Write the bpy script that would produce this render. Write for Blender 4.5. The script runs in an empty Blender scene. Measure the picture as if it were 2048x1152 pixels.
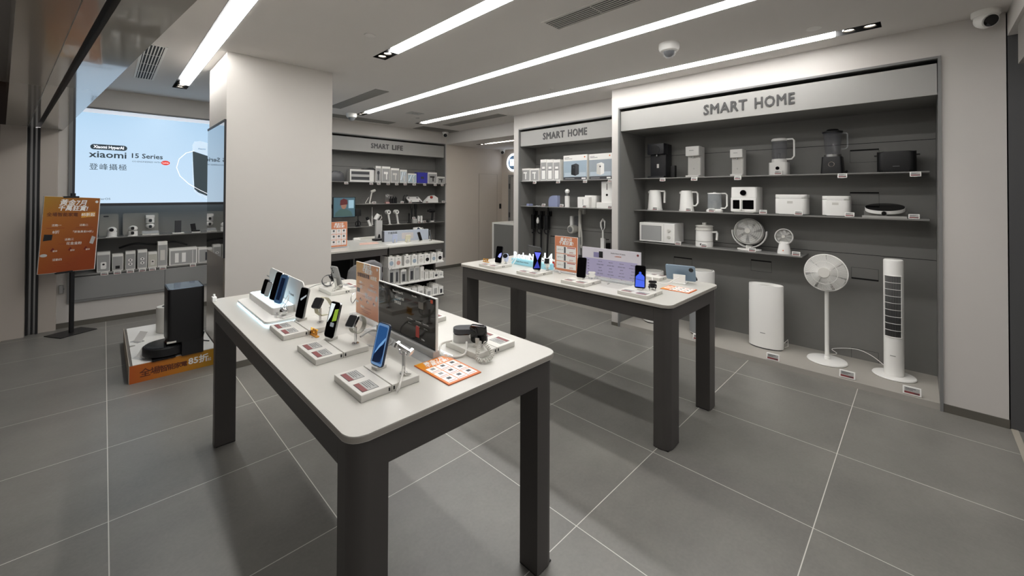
import bpy, bmesh, math, random
from mathutils import Vector, Matrix
random.seed(7)
SC = bpy.context.scene
COL = SC.collection
PI = math.pi

# ---------------------------------------------------------------- camera, world, exposure
# the lens stands at (0,0,1.62) and looks along (1,1,0); +X runs to the appliance wall, +Y to the back wall
FPX = 816.0; EYE = 1.62; PITCH = .010; ROLL = .0035; CPX = 1024.0; CPY = 386 - FPX*PITCH
_f0 = Vector((1, 1, 0)).normalized(); _r0 = Vector((1, -1, 0)).normalized(); _u0 = Vector((0, 0, 1))
_f = _f0*math.cos(PITCH) + _u0*math.sin(PITCH); _u1 = -_f0*math.sin(PITCH) + _u0*math.cos(PITCH)
_r = _r0*math.cos(ROLL) + _u1*math.sin(ROLL); _u = -_r0*math.sin(ROLL) + _u1*math.cos(ROLL)
cam_data = bpy.data.cameras.new('camera'); cam = bpy.data.objects.new('camera', cam_data); COL.objects.link(cam)
cam_data.sensor_width = 36; cam_data.lens = FPX/2048*36; cam_data.shift_y = (CPY-576)/2048; cam_data.clip_start = .02
M = Matrix((( _r.x, _u.x, -_f.x, 0), (_r.y, _u.y, -_f.y, 0), (_r.z, _u.z, -_f.z, EYE), (0, 0, 0, 1)))
cam.matrix_world = M
SC.camera = cam
SC.view_settings.view_transform = 'Standard'
SC.view_settings.look = 'None'
SC.view_settings.gamma = 1
SC.view_settings.use_curve_mapping = False
SC.view_settings.exposure = 0.12
world = bpy.data.worlds.new('mall_ambient'); SC.world = world; world.use_nodes = True
world.node_tree.nodes['Background'].inputs[0].default_value = (1.0, .96, .94, 1)
world.node_tree.nodes['Background'].inputs[1].default_value = .38
STRIP_E = 27.0

def ray(px, py): return _f + _r*((px-CPX)/FPX) - _u*((py-CPY)/FPX)
def atz(px, py, z): d = ray(px, py); t = (z-EYE)/d.z; return Vector((d.x*t, d.y*t, z))
def atx(px, py, X): d = ray(px, py); t = X/d.x; return Vector((X, d.y*t, EYE+d.z*t))
def aty(px, py, Y): d = ray(px, py); t = Y/d.y; return Vector((d.x*t, Y, EYE+d.z*t))

# ---------------------------------------------------------------- materials
def s2l(c): return c/12.92 if c <= .04045 else ((c+.055)/1.055)**2.4
def rgb(h):
    if isinstance(h, str): return tuple(s2l(int(h[i:i+2], 16)/255) for i in (0, 2, 4))
    return h
MATS = {}
def mat(name, col, rough=.5, metal=0, emit=0, noise=0, scale=40, spec=.5, coat=0, alpha=1):
    if name in MATS: return MATS[name]
    m = bpy.data.materials.new(name); m.use_nodes = True; nt = m.node_tree; b = nt.nodes['Principled BSDF']
    c = rgb(col)
    b.inputs['Base Color'].default_value = (*c, 1); b.inputs['Roughness'].default_value = rough
    b.inputs['Metallic'].default_value = metal; b.inputs['Specular IOR Level'].default_value = spec
    if coat: b.inputs['Coat Weight'].default_value = coat; b.inputs['Coat Roughness'].default_value = .03
    if emit:
        b.inputs['Emission Color'].default_value = (*c, 1); b.inputs['Emission Strength'].default_value = emit
    if noise:
        tc = nt.nodes.new('ShaderNodeTexCoord'); n = nt.nodes.new('ShaderNodeTexNoise'); n.inputs['Scale'].default_value = scale
        n.inputs['Detail'].default_value = 4
        r = nt.nodes.new('ShaderNodeMapRange'); r.inputs[3].default_value = 1-noise; r.inputs[4].default_value = 1+noise
        mx = nt.nodes.new('ShaderNodeVectorMath'); mx.operation = 'SCALE'; mx.inputs[0].default_value = c
        nt.links.new(tc.outputs['Object'], n.inputs['Vector']); nt.links.new(n.outputs['Fac'], r.inputs[0])
        nt.links.new(r.outputs[0], mx.inputs['Scale']); nt.links.new(mx.outputs[0], b.inputs['Base Color'])
    if alpha < 1:
        b.inputs['Alpha'].default_value = alpha
    MATS[name] = m; return m
def grad_mat(name, cols, axis=2, lo=0, hi=1, rough=.5, emit=0, dirv=None):
    """print whose ink runs through several colours along a local direction"""
    if name in MATS: return MATS[name]
    m = bpy.data.materials.new(name); m.use_nodes = True; nt = m.node_tree; b = nt.nodes['Principled BSDF']
    tc = nt.nodes.new('ShaderNodeTexCoord'); dp = nt.nodes.new('ShaderNodeVectorMath'); dp.operation = 'DOT_PRODUCT'
    v = [0, 0, 0]; v[axis] = 1
    dp.inputs[1].default_value = dirv or v
    mr = nt.nodes.new('ShaderNodeMapRange'); mr.inputs[1].default_value = lo; mr.inputs[2].default_value = hi
    cr = nt.nodes.new('ShaderNodeValToRGB'); els = cr.color_ramp.elements
    while len(els) < len(cols): els.new(.5)
    for i, (p, c) in enumerate(cols): els[i].position = p; els[i].color = (*rgb(c), 1)
    nt.links.new(tc.outputs['Object'], dp.inputs[0]); nt.links.new(dp.outputs['Value'], mr.inputs[0])
    nt.links.new(mr.outputs[0], cr.inputs[0])
    if emit: b.inputs['Base Color'].default_value = (.02, .02, .02, 1)
    else: nt.links.new(cr.outputs[0], b.inputs['Base Color'])
    b.inputs['Roughness'].default_value = rough
    if emit:
        nt.links.new(cr.outputs[0], b.inputs['Emission Color']); b.inputs['Emission Strength'].default_value = emit
    MATS[name] = m; return m
def clear_mat(name, col, opac, rough=.05):
    if name in MATS: return MATS[name]
    m = bpy.data.materials.new(name); m.use_nodes = True; nt = m.node_tree; nt.nodes.clear()
    o = nt.nodes.new('ShaderNodeOutputMaterial'); t = nt.nodes.new('ShaderNodeBsdfTransparent')
    p = nt.nodes.new('ShaderNodeBsdfPrincipled'); p.inputs['Base Color'].default_value = (*rgb(col), 1); p.inputs['Roughness'].default_value = rough
    mx = nt.nodes.new('ShaderNodeMixShader'); mx.inputs[0].default_value = opac
    nt.links.new(t.outputs[0], mx.inputs[1]); nt.links.new(p.outputs[0], mx.inputs[2]); nt.links.new(mx.outputs[0], o.inputs[0])
    MATS[name] = m; return m
def floor_mat():
    m = bpy.data.materials.new('grey_porcelain_tile'); m.use_nodes = True; nt = m.node_tree; b = nt.nodes['Principled BSDF']
    N = nt.nodes.new; L = nt.links.new
    tc = N('ShaderNodeTexCoord'); sx = N('ShaderNodeSeparateXYZ'); L(tc.outputs['Object'], sx.inputs[0])
    def math_(op, a, bb=None, c=None):
        n = N('ShaderNodeMath'); n.operation = op
        for i, v in enumerate((a, bb, c)):
            if v is None: continue
            if hasattr(v, 'links'): L(v, n.inputs[i])
            else: n.inputs[i].default_value = v
        return n.outputs[0]
    ds = []
    ids = []
    for out, off, per in ((sx.outputs[0], .031, .8055), (sx.outputs[1], .374, .8165)):
        u = math_('DIVIDE', math_('SUBTRACT', out, off), per)
        fr = math_('SUBTRACT', u, math_('ROUND', u)); ds.append(math_('MULTIPLY', math_('ABSOLUTE', fr), per)); ids.append(math_('FLOOR', u))
    dm = math_('MINIMUM', ds[0], ds[1]); g = math_('LESS_THAN', dm, .0021)
    n1 = N('ShaderNodeTexNoise'); n1.inputs['Scale'].default_value = 1.6; n1.inputs['Detail'].default_value = 7; n1.inputs['Roughness'].default_value = .62
    cb = N('ShaderNodeCombineXYZ'); L(ids[0], cb.inputs[0]); L(ids[1], cb.inputs[1])
    ad = N('ShaderNodeVectorMath'); ad.operation = 'MULTIPLY_ADD'; L(cb.outputs[0], ad.inputs[0]); ad.inputs[1].default_value = (3.7, 5.3, 1); L(tc.outputs['Object'], ad.inputs[2])
    L(ad.outputs[0], n1.inputs['Vector'])
    n2 = N('ShaderNodeTexNoise'); n2.inputs['Scale'].default_value = 60; n2.inputs['Detail'].default_value = 3; L(tc.outputs['Object'], n2.inputs['Vector'])
    v = math_('MULTIPLY_ADD', n2.outputs['Fac'], .25, n1.outputs['Fac'])
    cr = N('ShaderNodeValToRGB'); cr.color_ramp.elements[0].position = .42; cr.color_ramp.elements[0].color = (*rgb('6e6c68'), 1)
    cr.color_ramp.elements[1].position = .85; cr.color_ramp.elements[1].color = (*rgb('84827c'), 1)
    L(v, cr.inputs[0])
    mx = N('ShaderNodeMix'); mx.data_type = 'RGBA'; L(g, mx.inputs[0]); L(cr.outputs[0], mx.inputs[6]); mx.inputs[7].default_value = (*rgb('d2d0c8'), 1)
    L(mx.outputs[2], b.inputs['Base Color'])
    rr = N('ShaderNodeMapRange'); rr.inputs[3].default_value = .3; rr.inputs[4].default_value = .42; L(n1.outputs['Fac'], rr.inputs[0]); L(rr.outputs[0], b.inputs['Roughness'])
    return m

WALL = mat('white_wall_paint', 'cbc7c2', .7, noise=.015, scale=9)
WARM = mat('warm_wall_paint', 'd2c9be', .7, noise=.015, scale=9)
CEIL = mat('matt_ceiling_paint', 'dbd7d3', .85, noise=.02, scale=3)
DARK = mat('graphite_laminate', '7c7b78', .5, noise=.04, scale=14)
FASC = mat('grey_fascia_laminate', 'a3a29e', .5, noise=.02, scale=10)
FRAME = mat('grey_metal_frame', '7b7b7a', .45)
SHELF = mat('grey_steel_shelf', '8b8a87', .35, metal=.3)
PLINTH = mat('grey_plinth_laminate', 'a8a49c', .5, noise=.02, scale=10)
BASE = mat('dark_baseboard', '6d6a62', .4, metal=.4)
BLK = mat('matt_black', '141416', .45)
BLKG = mat('gloss_black', '08080a', .08)
BLKT = mat('black_metal_trough', '0a0a0a', .6)
WHT = mat('white_plastic', 'f1f0ec', .35)
WHTM = mat('white_matt_card', 'e8e7e2', .6)
OFFW = mat('offwhite_plastic', 'd3d1ca', .4)
GRY = mat('mid_grey_plastic', '8d8d8c', .45)
LGRY = mat('light_grey_plastic', 'b4b4b1', .45)
DGRY = mat('dark_grey_plastic', '3b3c40', .45)
CHAR = mat('charcoal_table_paint', '494644', .42, noise=.02, scale=30)
TOP = mat('pale_stone_tabletop', 'c2c0b9', .32, noise=.012, scale=60)
TEDGE = mat('tabletop_edge', 'a6a198', .4)
SILV = mat('polished_silver', 'd6d6d6', .18, metal=1)
STEEL = mat('brushed_steel', 'a8a8a6', .35, metal=1)
GOLD = mat('gold_card', 'd79b35', .35, metal=.6)
ORNG = mat('orange_print', 'd2692a', .5)
RED = mat('red_print', 'b03a30', .5)
MARO = mat('maroon_label_band', '7d3a3a', .5)
EINK = mat('eink_grey', 'a9a9a6', .5)
INK = mat('dark_ink', '3a3d40', .6)
WINK = mat('white_ink', 'efeeea', .6)
GLASS = clear_mat('clear_glass', 'dfe6ea', .16)
SMOKE = clear_mat('smoked_glass', '7c7e84', .2)
ACRY = clear_mat('clear_acrylic', 'e8edf2', .3)
ACRB = clear_mat('bluish_acrylic', 'a9b2d6', .55)
SLOT = mat('black_slot', '0b0b0b', .8)

# ---------------------------------------------------------------- mesh helpers
class MB:
    def __init__(s): s.bm = bmesh.new(); s.M = Matrix.Identity(4); s.smooth = set()
    def _done(s, verts, M=None):
        X = s.M @ (M or Matrix.Identity(4))
        for v in verts: v.co = X @ v.co
        return s
    def box(s, x0, x1, y0, y1, z0, z1, bev=0, seg=2, M=None):
        r = bmesh.ops.create_cube(s.bm, size=1)['verts']
        for v in r: v.co = Vector(((x0+x1)/2+v.co.x*(x1-x0), (y0+y1)/2+v.co.y*(y1-y0), (z0+z1)/2+v.co.z*(z1-z0)))
        vs = r
        if bev:
            es = list({e for v in r for e in v.link_edges})
            o = bmesh.ops.bevel(s.bm, geom=es, offset=bev, segments=seg, affect='EDGES', profile=.5)
            vs = list({v for v in o['verts']} | {v for f in o['faces'] for v in f.verts})
        return s._done(vs, M)
    def prism(s, pts, z0, z1, bev=0, M=None, seg=2):
        """polygon in xy extruded along z; bev rounds the top and bottom rim"""
        n = len(pts); a = [s.bm.verts.new((p[0], p[1], z0)) for p in pts]; b = [s.bm.verts.new((p[0], p[1], z1)) for p in pts]
        f0 = s.bm.faces.new(a[::-1]); f1 = s.bm.faces.new(b); fs = []
        for i in range(n):
            f = s.bm.faces.new((a[i], a[(i+1) % n], b[(i+1) % n], b[i])); fs.append(f)
            if n > 8: f.smooth = True
        vs = a+b
        if bev:
            es = list(f0.edges)+list(f1.edges)
            o = bmesh.ops.bevel(s.bm, geom=es, offset=bev, segments=seg, affect='EDGES', profile=.5)
            for f in o['faces']: f.smooth = True
            vs = list({v for v in a+b if v.is_valid} | set(o['verts']) | {v for f in o['faces'] for v in f.verts})
        return s._done(vs, M)
    def rbox(s, x0, x1, y0, y1, z0, z1, r, bev=0, n=6, M=None):
        return s.prism(rrect(x0, x1, y0, y1, r, n), z0, z1, bev, M)
    def lathe(s, prof, n=32, M=None, sx=1, sy=1, cap=True, smooth=True):
        rings = []; vs = []
        for r, z in prof:
            if r < 1e-6: v = s.bm.verts.new((0, 0, z)); rings.append([v]); vs.append(v)
            else:
                q = [s.bm.verts.new((r*sx*math.cos(2*PI*i/n), r*sy*math.sin(2*PI*i/n), z)) for i in range(n)]; rings.append(q); vs += q
        for A, B in zip(rings, rings[1:]):
            for i in range(n):
                j = (i+1) % n
                if len(A) == 1 and len(B) == 1: continue
                if len(A) == 1: f = s.bm.faces.new((A[0], B[j], B[i]))
                elif len(B) == 1: f = s.bm.faces.new((A[i], A[j], B[0]))
                else: f = s.bm.faces.new((A[i], A[j], B[j], B[i]))
                f.smooth = smooth
        if cap:
            if len(rings[0]) > 1: s.bm.faces.new(rings[0][::-1])
            if len(rings[-1]) > 1: s.bm.faces.new(rings[-1])
        return s._done(vs, M)
    def cyl(s, x, y, z0, z1, r, n=24, M=None, r2=None):
        return s.lathe([(r, z0), (r if r2 is None else r2, z1)], n, (M or Matrix.Identity(4)) @ Matrix.Translation((x, y, 0)))
    def tube(s, pts, r, n=8, closed=False, M=None, cap=True):
        P = [Vector(p) for p in pts]; m = len(P); rings = []; vs = []
        ref = None
        for i in range(m):
            if closed: t = P[(i+1) % m]-P[i-1]
            else: t = P[min(i+1, m-1)]-P[max(i-1, 0)]
            t.normalize()
            if ref is None: ref = t.orthogonal().normalized()
            else:
                ref = ref - t*ref.dot(t)
                if ref.length < 1e-6: ref = t.orthogonal()
                ref.normalize()
            q = t.cross(ref); rr = r[i] if isinstance(r, (list, tuple)) else r
            ring = [s.bm.verts.new(P[i]+(ref*math.cos(2*PI*k/n)+q*math.sin(2*PI*k/n))*rr) for k in range(n)]
            rings.append(ring); vs += ring
        R = list(zip(rings, rings[1:]))
        if closed: R.append((rings[-1], rings[0]))
        for A, B in R:
            for k in range(n):
                f = s.bm.faces.new((A[k], A[(k+1) % n], B[(k+1) % n], B[k])); f.smooth = True
        if cap and not closed: s.bm.faces.new(rings[0][::-1]); s.bm.faces.new(rings[-1])
        return s._done(vs, M)
    def strap(s, pts, w, t, axis=(0, 1, 0), closed=False, M=None):
        """flat band of width w along axis, thickness t, following pts"""
        P = [Vector(p) for p in pts]; m = len(P); A = Vector(axis).normalized(); rings = []; vs = []
        for i in range(m):
            d = (P[(i+1) % m]-P[i-1]) if closed else (P[min(i+1, m-1)]-P[max(i-1, 0)])
            nn = d.cross(A).normalized()
            ring = [s.bm.verts.new(P[i]+nn*a*t/2+A*b*w/2) for a, b in ((1, 1), (1, -1), (-1, -1), (-1, 1))]; rings.append(ring); vs += ring
        R = list(zip(rings, rings[1:]))
        if closed: R.append((rings[-1], rings[0]))
        for a, b in R:
            for k in range(4): s.bm.faces.new((a[k], a[(k+1) % 4], b[(k+1) % 4], b[k]))
        if not closed: s.bm.faces.new(rings[0][::-1]); s.bm.faces.new(rings[-1])
        return s._done(vs, M)
    def mesh(s, name, m):
        bmesh.ops.recalc_face_normals(s.bm, faces=s.bm.faces)
        for e in s.bm.edges:
            if len(e.link_faces) == 2 and e.calc_face_angle(0) > .6: e.smooth = False
        me = bpy.data.meshes.new(name); s.bm.to_mesh(me); s.bm.free()
        if m: me.materials.append(m)
        return me
    def build(s, name, m, parent=None, label=None):
        o = bpy.data.objects.new(name, s.mesh(name, m)); COL.objects.link(o)
        if parent: o.parent = parent
        if label: o['label'] = label
        return o
def rrect(x0, x1, y0, y1, r, n=6):
    r = min(r, (x1-x0)/2-1e-5, (y1-y0)/2-1e-5); p = []
    for cx, cy, a0 in ((x1-r, y1-r, 0), (x0+r, y1-r, 90), (x0+r, y0+r, 180), (x1-r, y0+r, 270)):
        for i in range(n+1):
            a = math.radians(a0+90*i/n); p.append((cx+r*math.cos(a), cy+r*math.sin(a)))
    return p
def T(x=0, y=0, z=0): return Matrix.Translation((x, y, z))
def R(deg, ax): return Matrix.Rotation(math.radians(deg), 4, ax)
STAND = R(90, 'X')     # takes a drawing in xy to the upright xz plane facing -y  (z of the drawing -> -y)
def box(name, x0, x1, y0, y1, z0, z1, m, parent=None, bev=0, label=None):
    return MB().box(x0, x1, y0, y1, z0, z1, bev).build(name, m, parent, label)
def tag(o, label, cat, group=None):
    o['label'] = label; o['category'] = cat
    if group: o['group'] = group
    return o
def struct(o): o['kind'] = 'structure'; return o
def thing(name, label, cat, loc=(0, 0, 0), rz=0, group=None):
    o = bpy.data.objects.new(name, None); COL.objects.link(o); o.empty_display_size = .05
    o.location = loc; o.rotation_euler = (0, 0, math.radians(rz)); return tag(o, label, cat, group)
def copy_tree(o, parent=None):
    c = o.copy(); COL.objects.link(c)
    if parent: c.parent = parent
    for ch in list(o.children): copy_tree(ch, c)
    return c
_txt = {}
def text_mesh(s, size, ext=.0006, bold=0, flat=False, align='CENTER', shear=0, spacing=1, sx=1):
    key = (s, size, ext, bold, flat, align, shear, spacing, sx)
    if key in _txt: return _txt[key]
    cu = bpy.data.curves.new('t', 'FONT'); cu.body = s; cu.size = size; cu.extrude = ext; cu.align_x = align; cu.align_y = 'CENTER'
    cu.resolution_u = 2; cu.shear = shear; cu.space_character = spacing
    o = bpy.data.objects.new('t', cu); COL.objects.link(o)
    dg = bpy.context.evaluated_depsgraph_get(); me = bpy.data.meshes.new_from_object(o.evaluated_get(dg))
    bpy.data.objects.remove(o); bpy.data.curves.remove(cu)
    me.materials.clear()
    if bold:       # heavier strokes: the outline laid down again slightly to each side
        bm = bmesh.new()
        for k, (dx, dy) in enumerate(((0, 0), (-bold, 0), (bold, 0), (0, -bold), (0, bold), (bold*.7, bold*.7), (-bold*.7, -bold*.7), (bold*.7, -bold*.7), (-bold*.7, bold*.7))):
            n0 = len(bm.verts); bm.from_mesh(me); bm.verts.ensure_lookup_table()
            for v in bm.verts[n0:]: v.co.x += dx; v.co.y += dy; v.co.z += (k if v.co.z > 0 else -k)*1.5e-5
        bm.to_mesh(me); bm.free()
    if sx < 0 and len(me.vertices):      # negative: wanted width in metres
        xs = [v.co.x for v in me.vertices]; sx = -sx/(max(xs)-min(xs))
    me.transform(Matrix.Diagonal((sx, 1, 1, 1)))
    if not flat: me.transform(STAND)
    _txt[key] = me; return me
def text(s, size, m, parent, loc, ext=.0006, bold=0, flat=False, align='CENTER', name='lettering', shear=0, spacing=1, sx=1, label=None):
    me = text_mesh(s, size, ext, bold, flat, align, shear, spacing, sx).copy(); me.materials.append(m)
    o = bpy.data.objects.new(name, me); COL.objects.link(o); o.parent = parent; o.location = loc
    if label: o['label'] = label
    return o
# ================================================================ THE ROOM
CZ = 2.9; CZ2 = 2.66
fl = MB().box(-6, 9, -4, 9.5, -.05, 0).build('floor', floor_mat()); struct(fl)
WAXIS = Vector((-.112, .9937, 0))                  # run of the shop front
def sf(off, y): return (.46 - off + WAXIS.x/WAXIS.y*y, y)     # point of the shop front line, shifted out by off

def holed(name, x0, x1, y0, y1, z, th, holes, m):
    xs = sorted({x0, x1} | {h[i] for h in holes for i in (0, 1)}); ys = sorted({y0, y1} | {h[i] for h in holes for i in (2, 3)})
    b = MB()
    for a, c in zip(xs, xs[1:]):
        run = None
        for d, e in list(zip(ys, ys[1:])) + [(None, None)]:
            inh = d is None or any(h[0]-1e-6 <= a and c <= h[1]+1e-6 and h[2]-1e-6 <= d and e <= h[3]+1e-6 for h in holes)
            if inh:
                if run: b.box(a, c, run[0], run[1], z, z+th); run = None
            else: run = (run[0] if run else d, e)
    return b.build(name, m)
STRIPS = [(.575, .718, 1.2, 6.47, 'lo'), (1.78, 1.912, -.3, 3.65, 'lo'), (2.90, 3.035, -.3, 6.555, 'lo'), (4.055, 4.2, .2, 6.61, 'both')]
ceil = holed('ceiling', -.95, 5.2, -.45, 7.55, CZ, .12, [(s[0], s[1], s[2], s[3]) for s in STRIPS], CEIL); struct(ceil)
c2 = box('ceiling', 5.2, 6.95, 4.7, 7.55, CZ2, CZ+.12, CEIL); struct(c2)

def strip_light(x0, x1, y0, y1, ends, label, E=STRIP_E, z=CZ, up=.06):
    t = thing('linear_ceiling_light', label, 'ceiling light', ((x0+x1)/2, (y0+y1)/2, z+up), 0, 'linear ceiling lights')
    hx = (x1-x0)/2; hy = (y1-y0)/2
    MB().box(-hx, hx, -hy, hy, -.012, 0).box(-hx, -hx+.003, -hy, hy, -up, -.012).box(hx-.003, hx, -hy, hy, -up, -.012).box(-hx, hx, -hy, -hy+.003, -up, -.012).box(-hx, hx, hy-.003, hy, -up, -.012).build('housing', BLKT, t)
    EN = .25
    dy0 = -hy + (EN+.03 if ends == 'both' else .01); dy1 = hy - (EN if ends in ('lo', 'both') else .01)
    if ends == 'both': dy1 = hy-.12
    w = hx*2*.60
    rbx = MB().box(hx-w-.004, hx-.004, dy0, dy1, -up-.002, -.012, .006)
    rbx.build('diffuser', mat('light_strip_diffuser', 'fffdfb', .5, emit=E), t)
    spots = []
    if ends in ('lo', 'both'): spots += [hy-.065] + ([hy-.17] if ends == 'lo' else [])
    if ends == 'both': spots += [-hy+.065, -hy+.19]
    for sy in spots:
        sp = MB().lathe([(.036, -up+.004), (.04, -up+.001), (.04, -.014), (0, -.014)], 20, T(0, sy, 0), cap=False).build('spotlight_ring', mat('dull_black_ring', '1c1c1c', .4), t)
        MB().lathe([(0, -up+.012), (.034, -up+.012), (.034, -up+.02), (0, -up+.02)], 20, T(0, sy, 0), cap=False).build('spotlight_lens', mat('spot_lens', 'fff0dc', .4, emit=6), sp)
        ld = bpy.data.lights.new('spot', 'SPOT'); ld.energy = 15; ld.spot_size = math.radians(62); ld.spot_blend = .7; ld.shadow_soft_size = .03; ld.color = (1, .95, .88)
        lo = bpy.data.objects.new('spot_lamp', ld); COL.objects.link(lo); lo.parent = t; lo.location = (0, sy, -up+.002)
    return t
strip_light(*STRIPS[0], 'long lit ceiling strip nearest the shop front, ending left of the white column')
strip_light(*STRIPS[1], 'lit ceiling strip that ends with two spots to the right of the white column')
strip_light(*STRIPS[2], 'long lit ceiling strip between the two white phone tables, reaching the back wall')
strip_light(*STRIPS[3], 'long lit ceiling strip running close along the appliance wall, spots at both ends')
ls = thing('linear_ceiling_light', 'short lit strip in the lower ceiling of the far corridor', 'ceiling light', (5.69, 5.9, CZ2), 0)
box('housing', -.04, .04, -.95, .85, -.004, 0, BLKT, ls); box('diffuser', -.028, .028, -.85, .5, -.009, -.004, mat('light_strip_diffuser_small', 'fff4e6', .5, emit=9), ls)
for k in (.58, .7):
    MB().cyl(0, k, -.008, -.004, .022).build('spotlight_lens', mat('spot_lens', 'fff0dc', .4, emit=6), ls)

# ---- walls
def wall(name, boxes, m=WALL):
    b = MB()
    for q in boxes: b.box(*q)
    return struct(b.build(name, m))
XR, XR2, YB = 4.45, 4.8, 7.2
U1 = dict(y0=-.117, y1=2.609); U2 = dict(y0=2.86, y1=4.645)
wall('wall_right', [(XR, 5.3, 2.609, 2.70, 0, CZ), (XR, 5.3, -.43, -.117, 0, CZ), (XR, 5.3, -.117, 2.609, 2.666, CZ), (5.13, 5.3, -.117, 2.609, 0, 2.666)])
wall('wall_right', [(XR2, 5.5, 4.645, 4.76, 0, CZ), (XR2, 5.5, 2.70, 2.86, 0, CZ), (XR2, 5.5, 2.86, 4.645, 2.666, CZ), (5.25, 5.5, 2.86, 4.645, 0, 2.666)])
wall('wall_right', [(5.5, 6.95, 4.66, 4.76, 0, CZ2)], WARM)
SCR = (-.30, 2.3); LIFE = (2.45, 5.17)
wall('wall_back', [(-.52, SCR[0], YB, 7.75, 0, CZ), (SCR[0], SCR[1], YB, 7.75, 2.66, CZ), (SCR[0], SCR[1], YB, 7.75, 0, .285), (SCR[0], SCR[1], 7.58, 7.75, .285, 2.66),
    (SCR[1], LIFE[0], YB, 7.75, 0, CZ), (LIFE[0], LIFE[1], YB, 7.75, 2.66, CZ), (LIFE[0], LIFE[1], 7.58, 7.75, .235, 2.66), (LIFE[0], LIFE[1], YB, 7.75, 0, .235),
    (LIFE[1], 5.2, YB, 7.75, 0, CZ)])
wall('wall_back', [(5.2, 6.95, YB, 7.75, 0, CZ2)], WARM)
wall('wall_far', [(6.85, 6.95, 4.76, YB, 0, CZ2)], WARM)
wall('baseboard_back', [(-.385, SCR[1], YB-.012, YB, 0, .06), (SCR[1], 6.85, YB-.012, YB, 0, .06)], BASE)
wall('baseboard_right', [(XR-.008, XR, -.43, -.117, 0, .06), (XR-.004, XR+.1, -.434, -.43, 0, .06), (XR-.008, XR, 2.609, 2.70, 0, .04)], BASE)
# column
wall('wall_column', [(.78, 1.722, 4.45, 5.30, 0, CZ)], mat('column_paint', 'c9c5bf', .7, noise=.012, scale=9))
wall('baseboard_column', [(.80, 1.728, 4.444, 4.45, 0, .06), (1.722, 1.728, 4.45, 5.3, 0, .06)], BASE)
struct(box('trim_1', .772, .78, 4.47, 5.30, 0, 1.03, mat('beige_metal_sheet', '9a938a', .3, metal=.6)))
gp = thing('mirror_screen', 'tall black mirror-glass panel covering the upper left side of the white column', 'display panel', (.78, 4.885, 1.03), 90)
_z0 = atx(448, 517, .77).z; _z1 = atx(448, 244, .77).z; _y0 = atx(448.5, 400, .77).y
gp.location = (.78, (_y0+5.3)/2, _z0)
hw = (5.3-_y0)/2
box('glass', -hw, hw, .002, .012, 0, _z1-_z0, mat('black_mirror_glass', '0b0b0e', .02, spec=1, coat=1), gp)
MB().box(-hw, hw, 0, .016, _z1-_z0, _z1-_z0+.02).box(-hw-.006, -hw, 0, .016, 0, _z1-_z0+.02).build('frame', BLK, gp)

# ---- shop front: glossy soffit, pillars, mall
def band(o0, o1, z0, z1, m, name='trim_2', y0=-.45, y1=7.55):
    a, b_ = sf(o0, y0), sf(o0, y1); c, d = sf(o1, y1), sf(o1, y0)
    return struct(MB().prism([a, b_, c, d], z0, z1).build(name, m))
ENAM = mat('glossy_white_enamel', 'b3aba0', .09, spec=.6, coat=.6)
ENAM2 = mat('cream_enamel', '9c9183', .16, spec=.5, coat=.3)
band(0, .18, 2.345, CZ, ENAM, 'trim_2'); band(.18, .215, 2.40, CZ, BLK, 'trim_3'); band(.215, .27, 2.345, CZ, ENAM, 'trim_4')
band(.274, .43, 2.345, CZ, ENAM2, 'trim_5'); band(.27, .274, 2.35, CZ, WHT, 'trim_6')
for k, yy in enumerate((1.9, 3.6, 5.3)):
    pass
wall('wall_front', [(-.80, -.615, 7.03, 7.75, 0, 2.345)], mat('pillar_cream', 'bfb6ac', .5))
wall('wall_front', [(-.52, -.385, 7.13, 7.2, 0, 2.345)], mat('pillar_cream', 'bfb6ac', .5))
tr = MB().box(-.615, -.595, 7.10, 7.2, 0, 2.345).box(-.575, -.56, 7.12, 7.2, 0, 2.345).box(-.54, -.52, 7.10, 7.2, 0, 2.345)
struct(tr.build('trim_7', BLK)); struct(box('trim_8', -.595, -.54, 7.15, 7.2, 0, 2.345, STEEL))
wall('wall_left', [(-4.0, -.80, 7.6, 7.7, 0, 3.2), (-4.1, -4.0, -1, 7.7, 0, 3.2)], mat('brown_mall_cladding', '3a2618', .4))
struct(box('ceiling', -4.1, -1.0, 3.5, 7.7, 2.75, 2.85, mat('brown_mall_ceiling', '6a5744', .5)))
# right jamb of the shop front
wall('wall_front', [(XR+.1, 5.3, -1.6, -.43, 0, CZ)], mat('grey_jamb', '4e4e4f', .4))
struct(MB().box(XR, XR+.1, -1.6, -.437, 0, CZ).build('trim_9', mat('grey_jamb', '4e4e4f', .4)))
struct(box('trim_12', 1.5, XR, -.62, -.437, 2.73, CZ, WALL))
struct(box('trim_10', 3.3, 4.19, -.60, -.455, 2.47, 2.73, mat('shutter_box_grey', '8a8782', .5)))
struct(box('trim_11', 1.5, XR, -.47, -.437, 0, .003, mat('threshold_strip', 'a8a296', .35)))

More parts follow.
